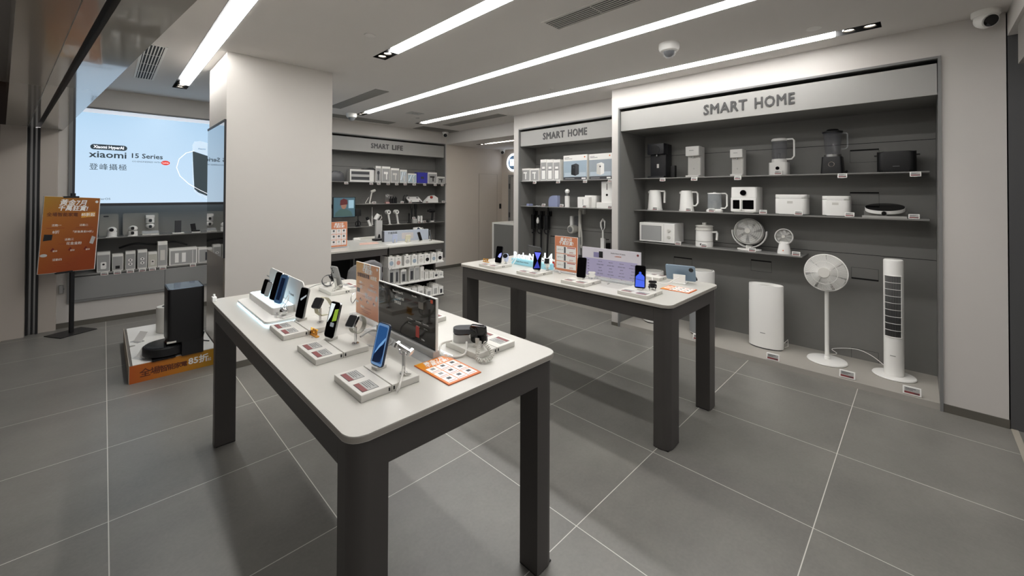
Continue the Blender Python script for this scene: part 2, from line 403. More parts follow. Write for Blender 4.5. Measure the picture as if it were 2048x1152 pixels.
# ---- ceiling fittings
def vent(x0, x1, y0, y1, along, label, n=8, cm=None, z=CZ):
    t = thing('ceiling_vent', label, 'air vent', ((x0+x1)/2, (y0+y1)/2, z), 0, 'ceiling air vents')
    hx, hy = (x1-x0)/2, (y1-y0)/2; f = .018
    MB().box(-hx, hx, -hy, -hy+f, -.006, 0).box(-hx, hx, hy-f, hy, -.006, 0).box(-hx, -hx+f, -hy+f, hy-f, -.006, 0).box(hx-f, hx, -hy+f, hy-f, -.006, 0).build('frame', cm or CEIL, t)
    box('backing', -hx+f, hx-f, -hy+f, hy-f, -.0015, 0, mat('vent_void', '2b2927', .8), t)
    s = MB()
    if along == 'y':
        for i in range(n):
            x = -hx+f+(2*hx-2*f)*(i+.5)/n; s.box(x-.004, x+.004, -hy+f, hy-f, -.005, -.0015)
        for yy in (-hy*.5, 0, hy*.5): s.box(-hx+f, hx-f, yy-.002, yy+.002, -.0045, -.0015)
    else:
        for i in range(n):
            y = -hy+f+(2*hy-2*f)*(i+.5)/n; s.box(-hx+f, hx-f, y-.004, y+.004, -.005, -.0015)
        for xx in (-hx*.5, 0, hx*.5): s.box(xx-.002, xx+.002, -hy+f, hy-f, -.0045, -.0015)
    s.build('louvre', cm or CEIL, t); return t
VG = mat('vent_grey', '8f8d88', .6)
vent(2.30, 2.51, .35, 2.0, 'y', 'long slatted ceiling vent between the second and third light strips, nearest the camera', 7)
vent(2.36, 2.54, 4.75, 6.25, 'y', 'grey slatted ceiling vent beside the top right of the column', 16, VG)
vent(2.5, 3.75, 6.75, 7.02, 'x', 'flat ceiling vent along the back wall above the SMART LIFE cabinet', 18, VG)
vent(4.49, 4.69, 4.81, 6.35, 'y', 'grey slatted ceiling vent next to the far corridor drop', 16, VG)
vent(4.33, 5.19, 6.74, 7.12, 'x', 'wide ceiling vent in the far corner by the turret camera', 18, VG)
vent(.22, .39, 4.70, 6.21, 'y', 'black and white ceiling vent above the big blue screen', 6, WHTM)
def disc(x, y, r, label, z=CZ, m=CEIL):
    o = MB().lathe([(0, -.008), (r*.8, -.008), (r, -.003), (r, 0), (0, 0)], 28, cap=False).build('ceiling_disc', m); o.location = (x, y, z)
    return tag(o, label, 'ceiling fitting')
disc(1.522, 3.165, .045, 'round ceiling cap between the column and the second light strip')
disc(3.87, .574, .05, 'white round ceiling cap beside the right end of the appliance-wall strip', m=WHTM)
disc(3.886, 3.188, .03, 'small round ceiling cap near the appliance-wall strip')
disc(3.788, 6.086, .035, 'small round detector beside the square ceiling plate', m=LGRY)
o = MB().box(-.12, .12, -.09, .09, -.006, 0, .002).cyl(0, 0, -.014, -.006, .05).build('ceiling_plate', LGRY); o.location = (3.53, 5.75, CZ)
tag(o, 'square ceiling plate with a raised centre between two light strips', 'ceiling fitting')
def dome(x, y, label, s=1.0):
    t = thing('dome_camera', label, 'security camera', (x, y, CZ))
    MB().lathe([(0, 0), (.062*s, 0), (.062*s, -.03*s), (.055*s, -.045*s), (.045*s, -.05*s), (0, -.05*s)], 28, cap=False).build('housing', WHT, t)
    MB().lathe([(.042*s, -.05*s)]+[(.042*s*math.cos(a), -.05*s-.042*s*math.sin(a)) for a in [i*PI/16 for i in range(1, 9)]], 24, cap=False).build('clear_dome', clear_mat('dome_plastic', 'c8ccd0', .25), t)
    MB().lathe([(0, -.05*s), (.034*s, -.05*s)]+[(.034*s*math.cos(a), -.05*s-.034*s*math.sin(a)) for a in [i*PI/16 for i in range(1, 9)]], 24, cap=False).build('lens_core', BLKG, t)
    return t
dome(3.408, 1.513, 'white dome security camera between the two long right-hand light strips', 1.35)
dome(2.83, 6.52, 'white dome security camera near the back end of the middle strip', 1.35)
def turret(x, y, z, label, aim, s=1.0):
    t = thing('turret_camera', label, 'security camera', (x, y, z), aim)
    MB().lathe([(0, 0), (.055*s, 0), (.055*s, -.025*s), (.05*s, -.03*s), (0, -.03*s)], 24, cap=False).build('base', WHT, t)
    K = T(0, 0, -.045*s) @ R(28, 'X')
    MB().lathe([(0, -.045*s), (.03*s, -.04*s), (.045*s, -.015*s), (.046*s, .01*s), (.036*s, .034*s), (0, .036*s)], 24, K @ R(90, 'X'), cap=False).build('eyeball', WHT, t)
    MB().lathe([(0, .037*s), (.03*s, .037*s), (.03*s, .039*s), (0, .0405*s)], 24, K @ R(90, 'X'), cap=False).build('lens', BLKG, t)
    return t
turret(5.07, 7.06, CZ, 'white turret camera in the ceiling corner above the SMART LIFE cabinet', -35, 1.25)
turret(4.34, -.33, CZ, 'white turret camera at the top right corner of the appliance wall', -60, 1.3)
turret(6.72, 7.05, CZ2, 'white turret camera on the lower corridor ceiling', -40, 1.25)

# ---- corridor
d1 = thing('door_1', 'flush cream door set into the corridor wall', 'door', (6.405, YB, 0)); d1['kind'] = 'structure'; del d1['label']; del d1['category']
box('door_leaf', -.28, .28, -.004, 0, .03, 2.055, WARM, d1)
MB().box(-.287, -.283, -.0045, 0, .03, 2.06).box(.283, .287, -.0045, 0, .03, 2.06).box(-.287, .287, -.0045, 0, 2.06, 2.064).build('door_gap', mat('gap_shadowless_grey', '9b9389', .8), d1)
o = MB().box(-.028, .028, -.02, 0, -.06, .06, .006).box(-.016, .016, -.022, -.02, .01, .035).build('card_reader', BLK); o.location = (6.79, YB, 1.30); tag(o, 'black card reader on the cream corridor wall', 'card reader')
d2 = bpy.data.objects.new('door_2', None); COL.objects.link(d2); d2.location = (6.85, 6.4, 0); d2.rotation_euler = (0, 0, -PI/2); struct(d2)
MB().box(-.55, -.5, -.03, 0, 0, 2.05).box(.5, .55, -.03, 0, 0, 2.05).box(-.5, .5, -.03, 0, 2.0, 2.05).build('door_frame', GRY, d2)
box('door_leaf', -.49, .49, -.018, 0, .01, 2.0, mat('pale_grey_door', 'a7a6a4', .5), d2)
for z in (1.1, 1.78): MB().box(-.52, -.48, -.04, -.03, z-.06, z+.06).build('hinge', DGRY, d2)
lg = thing('round_light_sign', 'round glowing white logo sign on the far corridor wall', 'sign', (6.85, 6.79, 2.34), -90)
MB().lathe([(.165, -.03), (.21, -.03), (.21, -.005), (.165, -.005), (.165, -.03)], 40, R(-90, 'X') @ T(0, 0, 0), cap=False).build('ring', mat('lit_ring', 'eef4ff', .5, emit=2.2), lg)
MB().lathe([(0, -.02), (.165, -.02), (.165, -.003), (0, -.003)], 40, R(-90, 'X'), cap=False).build('face', mat('sign_face_blue', '7fa0bd', .5), lg)
MB().box(-.09, -.065, -.045, -.022, -.075, .075).box(-.09, .02, -.045, -.022, .05, .075).box(.065, .09, -.045, -.022, -.075, .075).box(-.005, .02, -.045, -.022, -.075, .06).box(-.045, -.02, -.045, -.022, -.075, .02).build('logo', mat('lit_logo', 'eef4ff', .5, emit=2.0), lg)
ct = thing('counter', 'waist-high grey counter with a white rim in the corridor beyond the SMART HOME wall', 'counter', (5.55, 5.5, 0), -90)
box('front_panel', -.56, .56, 0, .6, 0, 1.0, DARK, ct); MB().box(-.6, .6, -.01, .62, 1.0, 1.03).box(-.6, -.56, -.01, .62, 0, 1.0).build('rim', WHTM, ct)

# ================================================================ BUILT-IN CABINETS
def cabinet(name, label, org, rz, w, depth, zt, zfb, fascia_y, sign, sx, sign_size, wd, zb=0, back=None, sidey=0):
    """origin at the floor, left end of the opening; local x to the right, y into the wall"""
    t = thing(name, label, 'display cabinet', org, rz)
    f = .018
    MB().box(0, f, -.012, .03, zb, zt).box(w-f, w, -.012, .03, zb, zt).box(f, w-f, -.012, .03, zt-f, zt).build('frame', FRAME, t)
    MB().box(f*.3, f, .03, depth, zb, zt).build('side_panel', DARK, t); MB().box(w-f, w-f*.3, .03, depth, zb, zt).build('side_panel', DARK, t)
    box('back_panel', f, w-f, depth-.02, depth, zb, zt-f, DARK, t)
    bp = MB()
    for z in (1.045, 2.10): bp.box(f, w-f, depth-.0206, depth-.02, z, z+.005)
    bp.build('panel_joint', SLOT, t)
    fa = box('fascia', f+.004, w-f-.004, fascia_y, fascia_y+.02, zfb, zt-f-.03, FASC, t)
    box('soffit', f, w-f, fascia_y+.02, depth-.02, zfb, zfb+.02, DARK, t)
    for word, al, ox in zip(sign.split(), ('RIGHT', 'LEFT'), (-.02, .04)):
        text(word, sign_size, mat('dark_sign_letters', '434343', .4), fa, (sx+ox, fascia_y-.003, (zfb+zt)/2-.028), ext=.003, bold=.004*sign_size/.15, align=al, name='lettering', spacing=1.1, sx=-wd*(.53 if word == 'SMART' else .42 if word == 'HOME' else .34))
    return t
def shelf(t, x0, x1, y0, y1, z, th=.012):
    return MB().box(x0, x1, y0, y1, z-th, z, .002, 1).build('shelf', SHELF, t)
# SMART HOME, nearest
W1 = U1['y1']-U1['y0']
SH1 = cabinet('built_in_cabinet', 'wide dark grey SMART HOME cabinet recessed into the nearest appliance wall', (XR, U1['y1'], 0), -90, W1, .67, 2.666, 2.38, .02, 'SMART HOME', 0, .145, abs(atx(1404, 205, XR).y-atx(1580, 205, XR).y))
SF1 = 4.79
def lx1(y): return U1['y1']-y
shelf(SH1, .02, W1-.06, SF1-XR, .65, 1.813); shelf(SH1, .02, W1-.06, SF1-XR, .65, 1.412); shelf(SH1, .02, lx1(.81), SF1-XR, .65, 1.012)
box('plinth', .018, W1-.018, .004, .65, 0, .05, PLINTH, SH1)
def flap(t, x0, x1, z, depth, up=True, dz=.11):
    b = MB().box(x0, x1, depth-.0225, depth-.02, z, z+.014).box(x0, x1, depth-.0212, depth-.02, z-dz if up else z+dz, (z-dz if up else z+dz)+.002)
    for x in (x0, x1): b.box(x-.001, x+.001, depth-.0212, depth-.02, min(z, z-dz if up else z+dz), max(z, z-dz if up else z+dz))
    b.build('cable_slot', SLOT, t)
for (a, b_, c, up) in ((1700, 1758, 303, 1), (1700, 1758, 387, 1), (1348, 1384, 515, 1), (1502, 1543, 521, 1), (1703, 1757, 557, 0), (1703, 1757, 718, 0)):
    p = atx(a, c, 5.1); q = atx(b_, c, 5.1); flap(SH1, lx1(p.y), lx1(q.y), p.z, .67, bool(up))
fa = [c for c in SH1.children if c.name.startswith('fascia')][0]
for c in fa.children: c.location.x += .03+lx1(atx(1492, 205, XR+.02).y)
# SMART HOME, further
W2 = U2['y1']-U2['y0']
SH2 = cabinet('built_in_cabinet', 'narrower dark grey SMART HOME cabinet on the wall set further back', (XR2, U2['y1'], 0), -90, W2, .42, 2.666, 2.38, .02, 'SMART HOME', 0, .145, abs(atx(1085, 265, XR2).y-atx(1170, 265, XR2).y))
def lx2(y): return U2['y1']-y
shelf(SH2, .02, W2-.02, .02, .40, 1.813); shelf(SH2, .02, W2-.02, .02, .40, 1.412); box('plinth', .018, W2-.018, .004, .40, 0, .05, PLINTH, SH2)
fa = [c for c in SH2.children if c.name.startswith('fascia')][0]
for c in fa.children: c.location.x += .03+lx2(atx(1128, 266, XR2+.02).y)
# SMART LIFE
WL = LIFE[1]-LIFE[0]
SL = cabinet('built_in_cabinet', 'grey SMART LIFE cabinet recessed into the back wall right of the column', (LIFE[0], YB, 0), 0, WL, .36, 2.666, 2.37, .02, 'SMART LIFE', 0, .13, abs(aty(743, 293, YB).x-aty(809, 293, YB).x), zb=.235)
shelf(SL, .02, WL-.02, -.08, .34, 1.813); shelf(SL, 3.1-LIFE[0], WL-.02, -.08, .34, 1.412)
shelf(SL, 3.78-LIFE[0], WL-.06, -.08, .34, 1.012); shelf(SL, 2.98-LIFE[0], 3.50-LIFE[0], -.10, .34, 1.005)
box('bottom_panel', .018, WL-.018, -.01, .34, .235, .255, FRAME, SL)
box('drawer_front', 4.62-LIFE[0], 5.10-LIFE[0], .02, .04, .30, .50, GRY, SL)
fa = [c for c in SL.children if c.name.startswith('fascia')][0]
for c in fa.children: c.location.x += aty(776, 293, YB).x-LIFE[0]+.05
# screen wall unit
WS = SCR[1]-SCR[0]
SU = thing('built_in_cabinet', 'grey wall unit below the big screen with two shelves and low doors', 'display cabinet', (SCR[0], YB, 0))
f = .03
MB().box(0, f, -.02, .38, .285, 2.66).box(WS-f, WS, -.02, .38, .285, 2.66).box(f, WS-f, -.02, .38, .285, .31).box(f, WS-f, -.02, .38, 2.645, 2.66).build('frame', FRAME, SU)
box('back_panel', f, WS-f, .33, .36, .31, 1.44, mat('grey_back_panel', '84837f', .5), SU)
box('rear_lining', f, WS-f, .325, .33, .61, 1.03, DARK, SU)
shelf(SU, f, WS-f, -.01, .33, 1.046, .014); shelf(SU, f, WS-f, -.01, .33, .615, .02)
for a, b_ in ((f, .59-SCR[0]-.002), (.59-SCR[0]+.002, 1.5), (1.504, WS-f)):
    box('door', a, b_, -.015, .02, .313, .585, GRY, SU)
o = MB().box(-.035, .0, -.03, 0, -.05, .05, .004).cyl(0, 0, -.01, .01, .008).build('wall_latch', STEEL); o.location = (-.33, YB, .46); tag(o, 'small steel latch on the wall left of the grey low doors', 'latch')
# the big screen
scr = thing('wall_screen', 'huge bright blue-white wall screen advertising a phone series', 'screen', (SCR[0], YB, 1.44))
h = 2.62-1.48; 
MB().box(.03, WS-.03, -.012, .06, 0, .035).box(.03, .052, -.012, .06, .035, 1.215).box(WS-.052, WS-.03, -.012, .06, .035, 1.215).box(.052, WS-.052, -.012, .06, 1.20, 1.205+.005).build('bezel', DGRY, scr)
box('light_rim', .052, WS-.052, -.004, .06, 1.15, 1.20, mat('rim_light', 'dfe8f4', .5, emit=.5), scr)
SCM = grad_mat('screen_picture', [(0, 'c6def3'), (.55, 'bcd8f0'), (1, 'aecfea')], 2, 0, 1.15, .3, emit=.97)
pn = box('display', .052, WS-.052, -.006, .05, .035, 1.15, SCM, scr)
def sx_(px): return aty(px, 330, YB).x-SCR[0]
def sz_(px, py): return aty(px, py, YB).z-1.44
SI = mat('screen_ink', '30404a', .5, emit=.35); SW = mat('screen_white', 'f4f8ff', .5, emit=.95)
a, b_ = sx_(180), sx_(254); zc = sz_(217, 295)
MB().prism([(p[0], p[1]) for p in rrect(a, b_, zc-.033, zc+.033, .033)], .006, .0075, M=STAND).build('pill', SI, pn)
text('Xiaomi HyperAI', .05, SW, pn, ((a+b_)/2, -.0085, zc), bold=.001, sx=-(b_-a)*.82)
text('xiaomi', .115, SI, pn, (sx_(178), -.007, sz_(215, 310)), align='LEFT', sx=-(sx_(254)-sx_(179)), bold=.002)
text('15 Series', .085, SI, pn, (sx_(260), -.007, sz_(290, 313)), align='LEFT', sx=-(sx_(323)-sx_(261)), bold=.0015)
text('CO-ENGINEERED WITH', .026, SI, pn, (sx_(264), -.007, sz_(290, 324)), align='LEFT', sx=-(sx_(322)-sx_(265)))
MB().prism([(.045*math.cos(i*PI/14), .03*math.sin(i*PI/14)) for i in range(28)], .006, .0075, M=T(sx_(331), 0, sz_(331, 326)) @ STAND).build('red_badge', mat('screen_red', 'd23a30', .5, emit=.7), pn)
text('Leica', .026, SW, pn, (sx_(331), -.0085, sz_(331, 326)), sx=1.2)
text('登峰攝極', .085, SI, pn, (sx_(178), -.007, sz_(215, 335)), align='LEFT', spacing=1.15, sx=-(sx_(254)-sx_(179)))
text('Xiaomi HyperOS', .035, SI, pn, (sx_(222), -.007, sz_(210, 398)), align='RIGHT', sx=-(sx_(222)-sx_(158)))
# pictured phone and its swirl
def scr_poly(pts, d, m, nm): MB().prism([(sx_(x), sz_(x, y)) for x, y in pts][::-1], d, d+.0012, M=STAND).build(nm, m, pn)
scr_poly([(388, 283), (400, 282), (426, 289), (470, 300), (470, 425-8), (420, 401), (396, 389), (388, 382), (385, 360), (384, 290)], .006, mat('screen_silver', 'b8cbdc', .5, emit=.85), 'phone_picture')
scr_poly([(384.6, 302), (430, 317), (470, 329), (470, 409), (426, 396), (397, 385), (389, 378)], .0075, mat('screen_slate', '3a474d', .5, emit=.4), 'phone_camera_area')
text('Xiaomi', .03, SI, pn, (sx_(403), -.0085, sz_(403, 298)))
arc = [(sx_(x), sz_(x, y)) for x, y in ((388, 302), (372, 306), (358, 318), (353, 335), (360, 352), (378, 368), (400, 380), (425, 392), (450, 400))]
MB().tube([(x, -.0075, z) for x, z in arc], .004, 5).build('swirl', SW, pn)
# ================================================================ TABLES
TZ = .92
def table(label, x0, x1, y0, y1, lwx, holes=()):
    t = thing('display_table', label, 'table', ((x0+x1)/2, (y0+y1)/2, 0), 0, 'white-topped display tables')
    hx, hy = (x1-x0)/2, (y1-y0)/2
    tp = MB().rbox(-hx, hx, -hy, hy, TZ-.022, TZ, .055, .002).build('tabletop', TOP, t)
    MB().rbox(-hx-.0005, hx+.0005, -hy-.0005, hy+.0005, TZ-.019, TZ-.0035, .055).build('tabletop_edge', TEDGE, tp)
    i = .012
    MB().rbox(-hx+.03, hx-.03, -hy+.03, hy-.03, TZ-.030, TZ-.022, .04).build('shadow_gap', BLK, t)
    a0, a1 = .80, TZ-.030
    for (c0, c1, d0, d1) in ((-hx+i, -hx+i+.03, -hy+.115, hy-.115), (hx-i-.03, hx-i, -hy+.115, hy-.115), (-hx+lwx, hx-lwx, -hy+i, -hy+i+.03), (-hx+lwx, hx-lwx, hy-i-.03, hy-i)):
        MB().box(c0, c1, d0, d1, a0, a1).build('apron', CHAR, t)
    for sx in (-1, 1):
        for sy in (-1, 1):
            r = .05; xa, xb = hx-i, hx-lwx; ya, yb = hy-i, hy-.114
            p = [(xb, yb), (xa, yb)]
            for k in range(9):
                a = PI/2*k/8; p.append((xa-r+r*math.cos(a), ya-r+r*math.sin(a)))
            p.append((xb, ya)); p = [(q[0]*sx, q[1]*sy) for q in p]
            if sx*sy < 0: p = p[::-1]
            lg_ = MB().prism(p, 0.006, a1).build('leg', CHAR, t)
            MB().box(min(xb, xa)*sx if sx > 0 else -(xa-.01), (xa-.01) if sx > 0 else -xb, (yb if sy > 0 else -(ya-.01)), (ya-.01 if sy > 0 else -yb), 0, .006).build('leg_foot', BLK, lg_)
    for (gx, gy) in holes:
        MB().lathe([(0, 0), (.011, 0), (.011, .0008), (0, .0008)], 16, T(gx-(x0+x1)/2, gy-(y0+y1)/2, TZ), cap=False).build('grommet', GRY, tp)
    return t
g = [atz(608, 588, TZ), atz(661, 615, TZ), atz(850, 664, TZ)]
TB1 = table('long white-topped display table with dark grey legs, nearest the camera', .495, 1.43, 1.135, 3.27, .125, [(p.x, p.y) for p in g])
TB2 = table('long white-topped display table with dark grey legs, nearer the appliance wall', 2.49, 3.36, 1.10, 3.23, .16)

# ---- display trays
TRH = .024
def make_tray(two=True):
    t = thing('display_tray', '', 'display tray', (0, 0, 0), 0)
    a = .112
    MB().box(-a, a, -a, -.0015, 0, TRH, .0015, 1).build('front_block', OFFW, t)
    MB().box(-a, a, .0015, a, 0, TRH, .0015, 1).build('rear_block', OFFW, t)
    for x in (-.055, .055):
        d = MB().box(x-.036, x+.036, -.096, -.040, TRH, TRH+.0006).build('price_display', EINK, t)
        MB().box(x-.038, x+.038, -.098, -.038, TRH-.001, TRH+.0003).build('bezel', DGRY, d)
        MB().box(x-.036, x-.004, -.096, -.084, TRH+.0006, TRH+.0009).box(x-.036, x+.036, -.096, -.078, TRH+.0006, TRH+.00095).build('red_band', MARO, d)
        MB().box(x-.03, x+.018, -.070, -.068, TRH+.0006, TRH+.001).box(x-.03, x+.026, -.063, -.0615, TRH+.0006, TRH+.001).box(x-.03, x+.01, -.056, -.0545, TRH+.0006, TRH+.001).box(x-.03, x+.022, -.049, -.0475, TRH+.0006, TRH+.001).build('printed_lines', INK, d)
    MB().box(-a-.0006, -a, -.012, -.006, .006, .018).box(-a-.0006, -a, .006, .012, .006, .018).box(a, a+.0006, -.012, -.006, .006, .018).box(a, a+.0006, .006, .012, .006, .018).build('connector', BLK, t)
    return t
_tray = make_tray(); _first = [True]
def tray(x, y, rz, label):
    o = _tray if _first[0] else copy_tree(_tray); _first[0] = False
    o.location = (x, y, TZ); o.rotation_euler = (0, 0, math.radians(rz)); o['label'] = label; o['group'] = 'white square display trays'; return o
T3 = tray(.722, 1.428, -90, 'white square display tray nearest the camera, under the light blue phone')
T2 = tray(.722, 1.838, -90, 'white square tray under the green-screen phone and silver watch on the near table')
T1 = tray(.714, 2.232, -90, 'white square tray in front of the glowing display stand')
TR = tray(1.222, 1.424, 90, 'white square tray holding the dark fabric-topped case and folded black phone')
TRb = tray(1.222, 1.952, 90, 'white square tray mostly hidden behind the black sign panel')
TRc = tray(1.26, 2.42, 90, 'white square tray with a curved silver cable behind the near orange sign')
TF = tray(1.202, 2.925, 90, 'white square tray at the far end of the near table, by the grey chair')
A1 = tray(2.645, 2.866, -90, 'white square tray at the far left corner of the further table')
A2 = tray(2.655, 2.375, -90, 'white square tray in front of the glowing sign on the further table')
A3 = tray(2.647, 1.88, -90, 'white square tray with black phone and white earbuds, before the lavender board')
A4 = tray(2.652, 1.386, -90, 'white square tray with the blue-screen phone at the near end of the further table')

def loc_(rz, x, y):   # local offset -> world
    a = math.radians(rz); return (x*math.cos(a)-y*math.sin(a), x*math.sin(a)+y*math.cos(a))
def phone(x, y, z, rz, tilt, label, shell=BLK, face=None, w=.074, h=.158, t=.0085, lens=2, cat='phone', name='phone', art=None, bezel=BLKG, prop=OFFW, group=None):
    """stands on its lower edge, screen towards local -y, leaning back by tilt degrees"""
    p = thing(name, label, cat, (x, y, z), rz, group)
    K = T(0, 0, .012) @ R(-tilt, 'X')
    S = K @ T(0, t/2, h/2) @ STAND
    MB().prism(rrect(-w/2, w/2, -h/2, h/2, min(.011, w*.15), 5), 0, t, .002, M=S).build('body', shell, p)
    e = .003
    sc = MB().prism(rrect(-w/2+e, w/2-e, -h/2+e, h/2-e, .009, 5), t, t+.0006, M=S).build('screen', face or bezel, p)
    if art: art(sc, S @ T(0, 0, t+.0006), w-2*e, h-2*e)
    if lens:
        b = MB().prism(rrect(w/2-.034, w/2-.006, h/2-.040, h/2-.008, .007, 4), -.0022, 0, M=S).build('camera_bump', shell, p)
        m = MB()
        for k in range(lens): m.cyl(w/2-.020, h/2-.016-.015*k, -.0035, -.0021, .0058, 16, S)
        m.build('lens', BLKG, b)
    # prop behind
    MB().box(-.017, .017, -.012, .034, 0, .012, .002).box(-.009, .009, .018, .026, .010, h*.52, .002, M=R(-tilt*.6, 'X')).build('security_stand', prop, p)
    return p
def art_swirl(sc, S, w, h):
    MB().prism(rrect(-w*.42, w*.42, -h*.44, h*.44, .006, 4), 0, .0004, M=S).build('wallpaper', mat('wall_blue_mid', '2f5f9c', .3, emit=.35), sc)
    pts = [(-w*.42, -h*.44), (-w*.1, -h*.44), (w*.3, -h*.40), (w*.42, -h*.2), (w*.42, h*.12), (w*.30, h*.02), (w*.1, -h*.04), (-w*.15, -h*.12), (-w*.35, -h*.28)]
    MB().prism(pts, .0004, .0007, M=S).build('wallpaper_shade', mat('wall_navy', '12264a', .3, emit=.2), sc)
    pts = [(-w*.3, -h*.2), (-w*.05, -h*.02), (w*.2, h*.1), (w*.42, h*.2), (w*.42, h*.14), (w*.25, h*.03), (0, -h*.08), (-w*.3, -h*.24)]
    MB().prism(pts, .0007, .001, M=S).build('wallpaper_light', mat('wall_sky', '7fb2e6', .3, emit=.5), sc)
def art_plain(col, e=.6, x0=-.45, x1=.45, y0=-.47, y1=.3):
    def f(sc, S, w, h): MB().prism([(w*x0, h*y0), (w*x1, h*y0), (w*x1, h*y1), (w*x0, h*y1)], 0, .0004, M=S).build('wallpaper', mat('wp_'+col, col, .3, emit=e), sc)
    return f
def art_figure(sc, S, w, h):
    m = mat('wp_royal', '3c56c8', .4, emit=.75)
    MB().prism([(-w*.46, -h*.46), (w*.46, -h*.46), (w*.44, h*.02), (w*.20, h*.12), (-w*.18, h*.12), (-w*.44, 0)], 0, .0004, M=S).build('wallpaper', m, sc)
    MB().prism([(w*.13*math.cos(a*PI/8), h*.17+w*.13*math.sin(a*PI/8)) for a in range(16)], .0002, .0005, M=S).build('wallpaper_top', m, sc)
    MB().prism([(-w*.4, -h*.10), (w*.4, -h*.16), (w*.4, -h*.18), (-w*.4, -h*.12)], .0004, .0006, M=S).build('wallpaper_fold', mat('wp_darkblue', '1c2a66', .4, emit=.4), sc)
def art_cross(sc, S, w, h):
    m = mat('wp_violet', '5a62d8', .4, emit=.8)
    MB().prism([(-w*.46, h*.46), (w*.46, h*.46), (w*.05, 0)], 0, .0004, M=S).build('wallpaper', m, sc)
    MB().prism([(-w*.40, -h*.46), (w*.46, -h*.40), (w*.05, 0)], 0, .0004, M=S).build('wallpaper_lower', mat('wp_indigo', '2c3494', .4, emit=.6), sc)
def art_petal(sc, S, w, h):
    MB().prism([(-w*.1, -h*.15), (w*.3, -h*.2), (w*.46, -h*.05), (w*.46, h*.12), (w*.1, h*.04)], 0, .0004, M=S).build('wallpaper', mat('wp_lilac', '8f94e8', .4, emit=.8), sc)
def art_green(sc, S, w, h):
    MB().prism([(-w*.46, h*.46), (w*.0, h*.46), (-w*.2, h*.1), (-w*.46, -h*.1)], 0, .0004, M=S).build('wallpaper', mat('wp_mist', 'dfe8ea', .4, emit=.7), sc)
    MB().prism([(w*.1, h*.3), (w*.46, h*.34), (w*.46, h*.0), (w*.0, -h*.06)], 0, .0004, M=S).build('wallpaper_leaf', mat('wp_lime', '8fae3a', .4, emit=.5), sc)
    MB().prism(rrect(-w*.1, w*.3, -h*.2, -h*.08, .004), .0004, .0006, M=S).build('clock_widget', mat('wp_slate', '9aa2a8', .4, emit=.3), sc)
def art_streak(sc, S, w, h):
    MB().prism([(-w*.3, h*.12), (w*.4, h*.3), (w*.4, h*.24), (-w*.2, h*.06)], 0, .0004, M=S).build('wallpaper', mat('wp_streak', 'c9d2da', .4, emit=.3), sc)

ph3 = phone(.745, 1.475, TZ+TRH, -82, 14, 'light blue phone screen on its stand, front tray of the near table', shell=mat('navy_phone', '1b2a44', .3), face=mat('phone_blue_face', '86aede', .25, emit=.25), art=art_swirl, lens=2)
phone(.735, 1.915, TZ+TRH, -78, 14, 'black phone with white and green screen beside the silver watch', shell=SILV, face=BLKG, art=art_green)
phone(.735, 2.318, TZ+TRH, -78, 13, 'slim black phone in front of the glowing display stand', shell=GRY, face=BLKG, art=art_streak)
phone(1.175, 2.885, TZ+TRH, 105, 17, 'grey phone seen from the back at the far end of the near table', shell=GRY, lens=3)
phone(1.185, 1.385, TZ+TRH, 118, 15, 'black folded phone seen from behind on the right side of the near table', shell=BLKG, w=.074, h=.086, t=.016, lens=2)
phone(2.655, 2.84, TZ+TRH, -80, 12, 'black phone with a lilac patch at the far corner of the further table', art=art_petal, face=BLKG)
phone(2.655, 2.35, TZ+TRH, -75, 10, 'phone with crossed violet and indigo screen before the glowing sign', art=art_cross, face=BLKG)
phone(2.66, 1.89, TZ+TRH, -75, 12, 'black phone left of the lavender comparison board', face=BLKG)
phone(2.66, 1.39, TZ+TRH, -72, 10, 'phone showing a royal blue figure on the further table', art=art_figure, face=BLKG)

def coil(b, path, r_coil, r_w, turns):
    """helical cord following a path"""
    P = [Vector(p) for p in path]; n = turns*10; pts = []
    L = [0]
    for a, c in zip(P, P[1:]): L.append(L[-1]+(c-a).length)
    for i in range(n+1):
        s = L[-1]*i/n; k = max(j for j in range(len(L)) if L[j] <= s+1e-9); k = min(k, len(P)-2)
        u = (s-L[k])/max(L[k+1]-L[k], 1e-6); c = P[k].lerp(P[k+1], u); d = (P[k+1]-P[k]).normalized(); e = d.orthogonal().normalized(); g_ = d.cross(e)
        a = 2*PI*turns*i/n; pts.append(c+(e*math.cos(a)+g_*math.sin(a))*r_coil)
    b.tube(pts, r_w, 5); return b
def arc3(c, r, a0, a1, n=12, u=(1, 0, 0), v=(0, 0, 1)):
    c, u, v = Vector(c), Vector(u), Vector(v)
    return [c+u*r*math.cos(math.radians(a0+(a1-a0)*i/n))+v*r*math.sin(math.radians(a0+(a1-a0)*i/n)) for i in range(n+1)]
